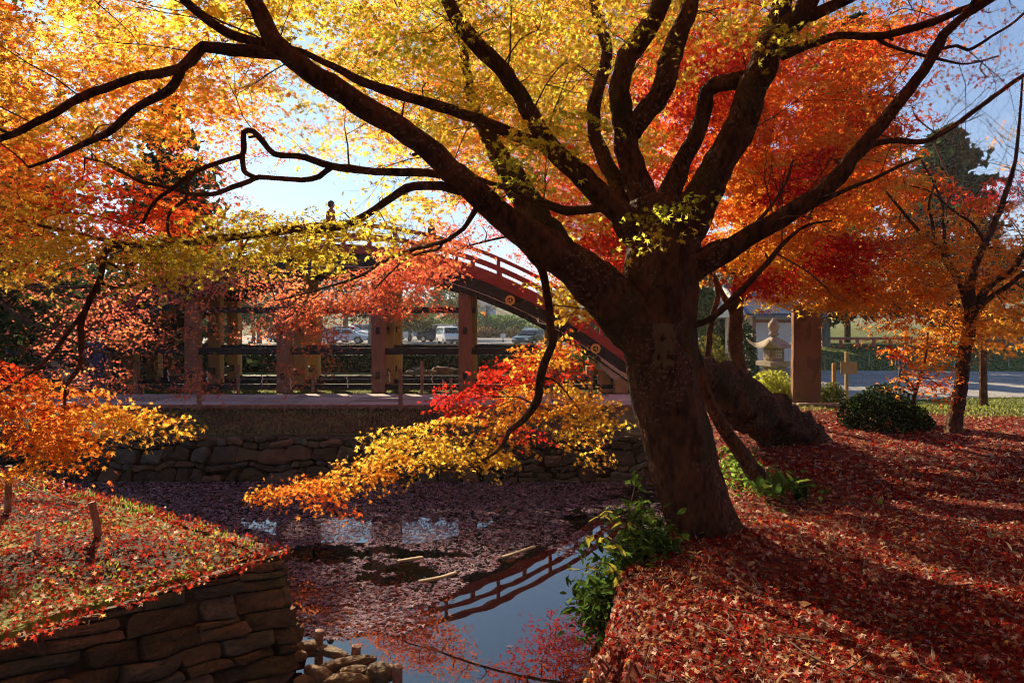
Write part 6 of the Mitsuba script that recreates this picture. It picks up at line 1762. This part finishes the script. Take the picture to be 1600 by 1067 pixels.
def figure(label, loc, yaw, h, coat, trousers, skin=(0.42, 0.26, 0.18), hair=(0.02, 0.017, 0.015), hat=None, stride=0.18, bag=None):
    key = thing('person', label, 'person')
    s = h / 1.70

    def V(*a):
        return np.array(a) * s
    hipL, hipR = V(0.09, 0, 0.90), V(-0.09, 0, 0.90)
    kneeL, kneeR = V(0.10, -stride * 0.55, 0.49), V(-0.10, stride * 0.35, 0.49)
    ankL, ankR = V(0.10, -stride, 0.08), V(-0.10, stride * 1.1, 0.10)
    shL, shR = V(0.19, 0, 1.38), V(-0.19, 0, 1.38)
    elL, elR = V(0.25, 0.06, 1.10), V(-0.25, -0.02, 1.10)
    wrL, wrR = V(0.24, -0.06, 0.88), V(-0.23, -0.18, 0.94)
    core_ = [capsule(V(0, 0, 0.95), V(0, 0.01, 1.18), 0.135 * s, 0.13 * s), capsule(V(0, 0.01, 1.18), V(0, 0, 1.33), 0.13 * s, 0.13 * s), capsule(shL, shR, 0.065 * s, 0.065 * s),
             capsule(V(0, 0, 1.33), shL, 0.11 * s, 0.06 * s), capsule(V(0, 0, 1.33), shR, 0.11 * s, 0.06 * s)]
    arms = [capsule(shL, elL, 0.055 * s, 0.043 * s), capsule(elL, wrL, 0.043 * s, 0.03 * s), capsule(shR, elR, 0.055 * s, 0.043 * s), capsule(elR, wrR, 0.043 * s, 0.03 * s)]
    legs = []
    for hp, kn, an in ((hipL, kneeL, ankL), (hipR, kneeR, ankR)):
        legs += [capsule(hp, kn, 0.092 * s, 0.062 * s), capsule(kn, an, 0.062 * s, 0.042 * s)]
    feet = [capsule(ankL - V(0, 0, 0.03), ankL + V(0, -0.15, -0.045), 0.042 * s, 0.034 * s), capsule(ankR - V(0, 0, 0.03), ankR + V(0, -0.15, -0.05), 0.042 * s, 0.034 * s)]
    neck = [capsule(V(0, 0, 1.40), V(0, -0.01, 1.50), 0.055 * s, 0.05 * s)]
    hc = V(0, -0.015, 1.585)
    head = [m3.Manifold.sphere(1.0, 20).scale((0.078 * s, 0.096 * s, 0.115 * s)).translate(tuple(hc)), capsule(hc + V(0, -0.03, -0.05), hc + V(0, -0.05, -0.085), 0.05 * s, 0.035 * s),
            capsule(hc + V(0, -0.09, 0.005), hc + V(0, -0.112, -0.025), 0.010 * s, 0.015 * s, 8), capsule(hc + V(0.076, 0, -0.01), hc + V(0.078, 0.01, 0.02), 0.014 * s, 0.014 * s, 8), capsule(hc + V(-0.076, 0, -0.01), hc + V(-0.078, 0.01, 0.02), 0.014 * s, 0.014 * s, 8)]
    hands = []
    for wr, sg__ in ((wrL, 1), (wrR, -1)):
        pm = wr + V(0, -0.01, -0.07)
        hands.append(capsule(wr, pm, 0.026 * s, 0.034 * s, 10))
        for k, ln_ in enumerate((0.060, 0.072, 0.068, 0.052)):
            b0 = pm + V(0, -0.028 + 0.018 * k, -0.02)
            b1 = b0 + V(-0.006 * sg__, -0.006, -ln_ * 0.55)
            b2 = b1 + V(-0.016 * sg__, -0.008, -ln_ * 0.42)
            hands += [capsule(b0, b1, 0.0095 * s, 0.009 * s, 6), capsule(b1, b2, 0.009 * s, 0.007 * s, 6)]
        t0 = wr + V(0, -0.025, -0.035)
        t1 = t0 + V(-0.01 * sg__, -0.03, -0.025)
        hands += [capsule(t0, t1, 0.012 * s, 0.010 * s, 8), capsule(t1, t1 + V(-0.006 * sg__, -0.008, -0.026), 0.010 * s, 0.008 * s, 8)]

    def solid(ms, grow_=0.0, ref=0.08, it=3):
        m = m3.Manifold.batch_boolean(ms, m3.OpType.Add).refine_to_length(ref * s)
        v, f = tri(m)
        t = trimesh.Trimesh(v, f, process=True)
        trimesh.smoothing.filter_taubin(t, iterations=it)
        if grow_:
            t.vertices += t.vertex_normals * grow_ * s
        return np.array(t.vertices), np.array(t.faces)

    def go(vf):
        return xf(vf, rotz=yaw, loc=loc)

    def add(name, vf, col):
        vf = go(vf)
        put(name, vf, 'tint_mat', key, smooth=True, color=const_col(vf[0], col))
    add('body', solid(core_ + arms + legs + feet + neck + head + hands, 0, 0.045), skin)
    add('jacket', solid(core_ + arms + [capsule(V(0, 0, 0.86), V(0, 0, 1.1), 0.155 * s, 0.15 * s)], 0.016), coat)
    add('trousers', solid(legs + [capsule(V(-0.05, 0, 0.93), V(0.05, 0, 0.93), 0.11 * s, 0.11 * s)], 0.013), trousers)
    add('shoes', solid(feet, 0.010), (0.03, 0.03, 0.035))
    cap_ = m3.Manifold.sphere(1.0, 20).scale((0.088 * s, 0.106 * s, 0.118 * s)).translate(tuple(hc + V(0, 0.012, 0.018)))
    cut = m3.Manifold.cube((0.4 * s, 0.4 * s, 0.4 * s), True).translate(tuple(hc + V(0, -0.245, -0.16)))
    hm = tri((cap_ - cut).refine_to_length(0.06 * s))
    add('hair', hm, hair)
    eyes = [tri(m3.Manifold.sphere(0.010 * s, 8).translate(tuple(hc + V(sx * 0.03, -0.088, 0.008)))) for sx in (-1, 1)]
    add('eyes', join(eyes), (0.02, 0.015, 0.012))
    add('mouth', tri(m3.Manifold.sphere(1, 10).scale((0.022 * s, 0.008 * s, 0.006 * s)).translate(tuple(hc + V(0, -0.086, -0.062)))), (0.30, 0.12, 0.10))
    if hat is not None:
        hv = lathe([(0, 0.085), (0.05, 0.083), (0.09, 0.06), (0.105, 0.0), (0.15, -0.02), (0.15, -0.028), (0.10, -0.012), (0, -0.012)], 18)
        hv = (hv[0] * s + hc + V(0, 0, 0.055), hv[1])
        add('hat', hv, hat)
    if bag is not None:
        bv = rbox(0.30, 0.16, 0.40, 0.05)
        add('backpack', (bv[0] * s + V(0, 0.20, 1.18), bv[1]), bag)
    return key


p = at(1411, HOR, 26.5)
figure('person in dark clothes and grey blue hat walking on the gravel path', (p[0], 26.5, gz(p[0], 26.5) + 0.03), math.radians(25), 1.64, (0.03, 0.035, 0.05), (0.012, 0.014, 0.022), hat=(0.16, 0.19, 0.25), bag=(0.06, 0.07, 0.09))
p = at(396, HOR, 66)
figure('person in a yellow jacket standing by the parked cars', (p[0], 66, float(ground_z(p[0], 66.0)) + 0.05), math.radians(80), 1.66, (0.55, 0.36, 0.03), (0.05, 0.05, 0.06), stride=0.05)
p = at(150, HOR, 17.0)
figure('person in navy jacket on the path half hidden by red leaves at the left', (p[0], 17.0, 0.03), math.radians(60), 1.66, (0.025, 0.035, 0.10), (0.02, 0.025, 0.06), stride=0.12)

for px, h, col, yaw, lab in ((517, 1.58, (0.20, 0.07, 0.05), 1.9, 'person in a reddish brown coat standing at the top of the arched bridge'), (674, 1.34, (0.03, 0.03, 0.035), -1.2, 'small person in black crossing the arched bridge right of its top')):
    x = at(px, HOR, 19.9)[0]
    figure(lab, (x, 19.9, gb(x) + 0.525), yaw, h, col, (0.03, 0.03, 0.04), stride=0.1)

# ------------------------------------------------------------------ rocks, stakes and driftwood at the pond's edge
rng = np.random.default_rng(500)


def rock(label, px, py, D, sx, sy, sz, seed, tone=0.8, name='rock', rot=0.0, sink=0.3):
    p = at(px, py, D)
    m = trimesh.creation.icosphere(3)
    v = np.array(m.vertices)
    v = np.sign(v) * np.abs(v) ** 0.8
    v = v * (0.72 + 0.56 * meshkit.fbm(v * 1.3 + seed * 3.1, 4, seed)[:, None]) * np.array([sx, sy, sz])
    v = xf((v, None), rotz=rot)[0] + p
    put(name, (v, m.faces), 'stone_mat', smooth=True, uv=const_uv(v, tone, 0.3), label=label, cat='rock')


for k, (px, py, D, sx, sy, sz, rot, lab) in enumerate([
    (485, 1012, 5.7, 0.10, 0.08, 0.06, 0.3, 'pale rock touching the corner of the slab wall'),
    (518, 1018, 5.6, 0.17, 0.05, 0.035, -0.5, 'flat pale slab of rock beside the first stake'),
    (470, 1024, 5.5, 0.05, 0.05, 0.035, 0.2, 'small pale rock at the foot of the slab wall'),
    (545, 1036, 5.3, 0.22, 0.06, 0.045, 0.35, 'long mossy rock lying in front of the stakes'),
    (552, 1052, 5.2, 0.13, 0.07, 0.05, 0.1, 'dark wet rock behind the lowest stones'),
    (595, 1050, 5.2, 0.12, 0.09, 0.06, -0.4, 'yellowish jagged rock by the water'),
    (497, 1052, 5.15, 0.15, 0.06, 0.05, -0.6, 'greenish long rock near the bottom edge'),
    (540, 1066, 5.05, 0.16, 0.08, 0.06, 0.0, 'greenish rock cut by the bottom edge'),
    (480, 1066, 5.1, 0.10, 0.08, 0.05, 0.5, 'grey rock under the wall at the bottom edge'),
    (1140, 1003, 3.9, 0.065, 0.05, 0.05, 0.6, 'grey rock poking out of the sunlit red leaves'),
    (1112, 905, 4.9, 0.08, 0.07, 0.06, 0.2, 'small stone at the foot of the big trunk'),
    (1150, 985, 4.1, 0.05, 0.05, 0.035, 0.2, 'small stone just above the grey rock in the leaves'),
    (1325, 1066, 3.4, 0.06, 0.05, 0.03, 0.2, 'flat pale stone among the leaves at the bottom edge'),
    (1090, 915, 4.75, 0.06, 0.06, 0.07, 0.8, 'brown stone left of the trunk foot above the bank')]):
    rock(lab, px, py, D, sx, sy, sz, 510 + k, 0.45 + 0.3 * rng.uniform(), rot=rot)
for k, (px, py, D, r, h, lab) in enumerate([(498, 1003, 5.75, 0.036, 0.10, 'short round wooden stake nearest the slab wall'), (556, 1024, 5.45, 0.038, 0.08, 'short round wooden stake in the middle of the three'), (621, 1052, 5.15, 0.038, 0.06, 'short slanting cut stake farthest out in the water')]):
    p = at(px, py, D)
    key = thing('wooden_stake', lab, 'stake')
    vf = tube(np.array([[p[0], D, p[2] - 0.3, r], [p[0], D, p[2] + h * 0.5, r], [p[0] + 0.005, D, p[2] + h, r * 0.97]]), 12, 0.05)
    put('shaft', vf, 'wood_mat', key, uv=const_uv(vf[0], 0.7, 0.0))
for k, (pts, lab) in enumerate([([(655, 910, 8.1), (690, 903, 8.15), (712, 896, 8.2)], 'pale weathered plank floating on the pond left of the bridge reflection'), ([(785, 872, 9.0), (815, 862, 9.2), (835, 855, 9.35)], 'pale weathered plank floating farther out'), ([(622, 878, 9.0), (660, 872, 9.1)], 'short pale stick floating among the pond leaves')]):
    P_ = []
    for px, py, D in pts:
        D = (EYE - WATER) * FOC / (py - HOR)
        q_ = at(px, py, D); q_[2] = WATER + 0.01
        P_.append([*q_, 0.035])
    vf = tube(spline(np.array(P_), 0.1), 8, 0.2, k, 6)
    v = vf[0].copy(); v[:, 2] = WATER + 0.012 + (v[:, 2] - WATER - 0.01) * 0.5
    put('driftwood', (v, vf[1]), 'tint_mat', smooth=True, color=const_col(v, (0.32, 0.28, 0.18)), label=lab, cat='driftwood')

# ------------------------------------------------------------------ fallen leaves
rng = np.random.default_rng(600)


def litter_colors(n, kind):
    base = np.array([[0.27, 0.022, 0.018], [0.15, 0.014, 0.012], [0.40, 0.05, 0.024], [0.46, 0.17, 0.05], [0.34, 0.19, 0.11], [0.11, 0.038, 0.024], [0.58, 0.40, 0.12], [0.58, 0.44, 0.36]])
    w = {'bank': [0.30, 0.19, 0.14, 0.05, 0.11, 0.06, 0.015, 0.135], 'mound': [0.37, 0.10, 0.24, 0.07, 0.09, 0.03, 0.03, 0.07]}[kind]
    return np.clip(base[rng.choice(8, n, p=w)] * rng.uniform(0.6, 1.3, (n, 1)) * 1.05, 0.004, 0.9)


def litter(name, label, x, y, size, kind, tilt=0.8, shape=LEAF_STAR):
    n = len(x)
    z = ground_z(x, y) + rng.uniform(0.004, 0.03, n)
    md = mound_dist(x, y)
    z = np.where((md > -0.24) & (md < 0.05) & (x < -1.5), np.maximum(z, -0.02 + rng.uniform(0, 0.02, n)), z)
    e = 0.03
    nx = -(ground_z(x + e, y) - ground_z(x - e, y)) / (2 * e)
    ny = -(ground_z(x, y + e) - ground_z(x, y - e)) / (2 * e)
    up = np.column_stack([nx, ny, np.ones(n)])
    up /= np.linalg.norm(up, axis=1, keepdims=True)
    v, f, c = leaf_mesh(rng, np.column_stack([x, y, z]), size * rng.uniform(0.6, 1.25, n), litter_colors(n, kind) * (1.35 if kind == 'mound' else 1.0), tilt, shape, up)  # mound leaf colours raised to paint in stronger sunlight
    put(name, (v, f), 'litter_mat', color=c, label=label, kind='stuff')


X_, Y_ = [], []
for y0, y1, x1, dens in ((2.3, 4.5, 4.6, 2000), (4.5, 6.5, 6.0, 1250), (6.5, 9.5, 9.0, 520), (9.5, 14.2, 13.0, 210)):
    n = int((y1 - y0) * (x1 + 0.2) * dens)
    x, y = rng.uniform(-0.2, x1, n), rng.uniform(y0, y1, n)
    s = x - np.interp(y, EY, EX)
    k = (s > -0.62) & (x < y * 0.80 + 0.3) & (x > y * 0.05 - 0.3) & (rng.uniform(size=n) < np.clip((s + 0.66) / 0.25, 0, 1)) & (ground_z(x, y) > WATER - 0.02)
    k &= y < 13.9 + 0.9 * (meshkit.noise(np.column_stack([x, y, 0 * x]) * 0.9) - 0.5)
    X_.append(x[k]); Y_.append(y[k])
y = rng.uniform(2.8, 5.8, 5200)
x = np.interp(y, EY, EX) + rng.uniform(-0.75, 0.05, 5200)
k = ground_z(x, y) > WATER - 0.01
X_.append(x[k]); Y_.append(y[k])
X_, Y_ = np.concatenate(X_), np.concatenate(Y_)
k = Y_ < 7.5
litter('fallen_leaves', 'deep carpet of dark red fallen maple leaves on the bank', X_[k], Y_[k], 0.050, 'bank')
litter('fallen_leaves', 'farther red leaf carpet round the slender maple and the dark bush', X_[~k], Y_[~k], 0.068, 'bank', shape=LEAF_SMALL)
n = 1300
x, y = rng.uniform(0.3, 6.5, n), rng.uniform(2.6, 9.0, n)
k = (x - np.interp(y, EY, EX) > -0.3) & (x < y * 0.8 + 0.3)
x, y = x[k], y[k]
n = len(x)
cc = np.array([[0.30, 0.17, 0.09], [0.40, 0.27, 0.16], [0.20, 0.10, 0.055], [0.46, 0.36, 0.22]])[rng.integers(0, 4, n)] * rng.uniform(0.6, 1.2, (n, 1))
v, f, c = leaf_mesh(rng, np.column_stack([x, y, ground_z(x, y) + rng.uniform(0.02, 0.045, n)]), 0.066 * rng.uniform(0.5, 1.3, n), cc, 0.6, LEAF_OVAL)
put('fallen_leaves', (v, f), 'litter_mat', color=c, label='brown oval leaves strewn over the red maple leaves', kind='stuff')
sticks = []
for _ in range(150):
    y0_ = rng.uniform(2.8, 9.5)
    x0_ = np.interp(y0_, EY, EX) + rng.uniform(-0.1, 5.0) * y0_ / 9.5
    a, L_ = rng.uniform(0, 2 * np.pi), rng.uniform(0.08, 0.4)
    t = np.linspace(-0.5, 0.5, 5)
    xs_, ys_ = x0_ + t * L_ * math.cos(a) + rng.normal(0, 0.008, 5), y0_ + t * L_ * math.sin(a) + rng.normal(0, 0.008, 5)
    sticks.append(tube(np.column_stack([xs_, ys_, ground_z(xs_, ys_) + 0.035, np.linspace(0.005, 0.0025, 5)]), 5))
put('fallen_twigs', join(sticks), 'twig_mat', label='thin dark twigs lying on the leaf carpet', kind='stuff')
n = 52000
x, y = rng.uniform(-9, -1.7, n), rng.uniform(3.2, 9.5, n)
md = mound_dist(x, y)
k = (md > -0.16) & (x > -0.80 * y - 0.2) & (rng.uniform(size=len(md)) < np.clip((md + 0.2) / 0.2, 0.15, 1))
litter('fallen_leaves', 'red and brown fallen leaves scattered over the grassy mound', x[k], y[k], 0.047, 'mound', 0.8)
x, y = rng.uniform(-2.0, -0.7, 5000), rng.uniform(4.4, 6.0, 5000)
k = (ground_z(x, y) > WATER + 0.01) & (mound_dist(x, y) < -0.15)
litter('fallen_leaves', 'red fallen leaves between the rocks at the foot of the slab wall', x[k], y[k], 0.055, 'mound', 0.5)
# moss and small herbs between the leaves of the mound
x, y = rng.uniform(-8, -1.8, 9000), rng.uniform(3.6, 9, 9000)
k = (mound_dist(x, y) > 0.02) & (x > -0.85 * y) & (meshkit.fbm(np.column_stack([x, y, 0 * x]) * 1.6, 3, 4) > 0.52)
blades('mound_herbs', 'low yellow green moss and herbs among the leaves of the mound', np.column_stack([x, y, ground_z(x, y)])[k], 0.035, (0.24, 0.26, 0.05), 601, 0.012, 1.2)
# dry grass on the brink by the shrub
P = []
for px, py, D, n in [(1100, 960, 4.35, 22), (1075, 930, 4.6, 24), (1020, 1010, 4.3, 26), (990, 1040, 4.2, 24), (1050, 975, 4.4, 20)]:
    p = at(px, py, D)
    q = np.column_stack([p[0] + rng.normal(0, 0.1, n), D + rng.normal(0, 0.12, n)])
    P.append(np.column_stack([q, ground_z(q[:, 0], q[:, 1])]))
blades('dry_grass', 'dry straw coloured grass on the brink of the bank', np.vstack(P), 0.10, (0.30, 0.19, 0.09), 602, 0.0018, 1.6)

# floating leaves
n = 78000
y = rng.uniform(3.6, 12.5, n)
x = rng.uniform(-1, 1, n) * (y * 0.62 + 0.4) - 0.9
s = x - np.interp(y, EY, EX)
md = mound_dist(x, y)
pnt = np.column_stack([x, y, 0 * x])
clump = meshkit.fbm(pnt * np.array([0.9, 1.5, 1]), 4, 9) * 0.5 + 0.5 * meshkit.fbm(pnt * np.array([3.0, 4.2, 1]), 3, 10)
px_ = 800 + FOC * x / y
want = 0.70 * sstep(7.9, 9.4, y) * (1 - 0.5 * sstep(0.3, 1.4, x) * sstep(10.5, 9, y)) + 0.62 * sstep(6.4, 7.3, y) * sstep(0.5, -0.7, x + (8.2 - y) * 0.45) + 0.62 * np.exp(-((x + 1.75) ** 2 / 0.5 + (y - 6.55) ** 2 / 0.35)) + 0.30 * np.exp(-((x + 0.6) ** 2 / 0.9 + (y - 5.5) ** 2 / 0.7)) + 0.07 - 0.26 * np.exp(-((y - 8.75) / 0.5) ** 2) * sstep(-5.2, -4.2, x) * sstep(-0.4, -1.2, x)
prob = np.clip((clump - (0.80 - want * 0.50)) / 0.05, 0, 1) * np.clip(want * 1.5, 0.10, 0.92)
k = (s < -0.35) & (md < -0.05) & (rng.uniform(size=n) < prob)
x, y = x[k], y[k]
n = len(x)
cc = np.array([[0.235, 0.18, 0.245], [0.14, 0.095, 0.135], [0.34, 0.28, 0.33], [0.22, 0.08, 0.085]])[rng.choice(4, n, p=[0.42, 0.25, 0.22, 0.11])] * rng.uniform(0.7, 1.25, (n, 1))
v, f, c = leaf_mesh(rng, np.column_stack([x, y, np.full(n, WATER + 0.006) + rng.uniform(0, 0.006, n)]), 0.062 * rng.uniform(0.6, 1.25, n), cc, 0.06, LEAF_SMALL)
v[:, 2] = np.maximum(v[:, 2], WATER + 0.002)
put('floating_leaves', (v, f), 'wet_leaf_mat', color=c, kind='stuff', label='pale fallen maple leaves floating in rafts on the dark pond')


# ------------------------------------------------------------------ the air
scene['air'] = {'type': 'homogeneous', 'albedo': 0.95, 'sigma_t': 0.0006}
scene['haze'] = {'type': 'cube', 'to_world': T().translate([150, 590, 37.5]).scale([1290, 660, 42.5]), 'bsdf': {'type': 'null'}, 'interior': {'type': 'ref', 'id': 'air'}}
scene['camera']['medium'] = {'type': 'ref', 'id': 'air'}
labels['haze'] = {'kind': 'stuff', 'label': 'thin bright haze over the far parking lot and hills'}

# ------------------------------------------------------------------ groups of like things
GROUPS = {'parked_car': 'cars parked in the lot beyond the bridge', 'maple_tree': 'maple trees in autumn colour', 'cedar_tree': 'dark evergreens round the garden', 'tree': 'trees beyond the parking lot', 'rope_fence': 'low rope fences',
          'stone_wall': 'stone retaining walls of the pond', 'rock': 'rocks at the edge of the pond', 'garden_rock': 'garden rocks beyond the bridge', 'wooden_stake': 'short stakes in the water', 'clipped_bush': 'clipped bushes beyond the parking lot',
          'azalea_bush': 'dark garden bushes', 'round_bush': 'green shrubs round the garden', 'bank_shrub': 'green shrubbery beyond the parking lot', 'driftwood': 'planks floating on the pond', 'wooden_post': 'short wooden posts', 'red_railing': 'red railings', 'person': 'people in the garden'}
for key, d in labels.items():
    if 'category' in d:
        root = key.rstrip('0123456789').rstrip('_')
        if root in GROUPS:
            d.setdefault('group', GROUPS[root])
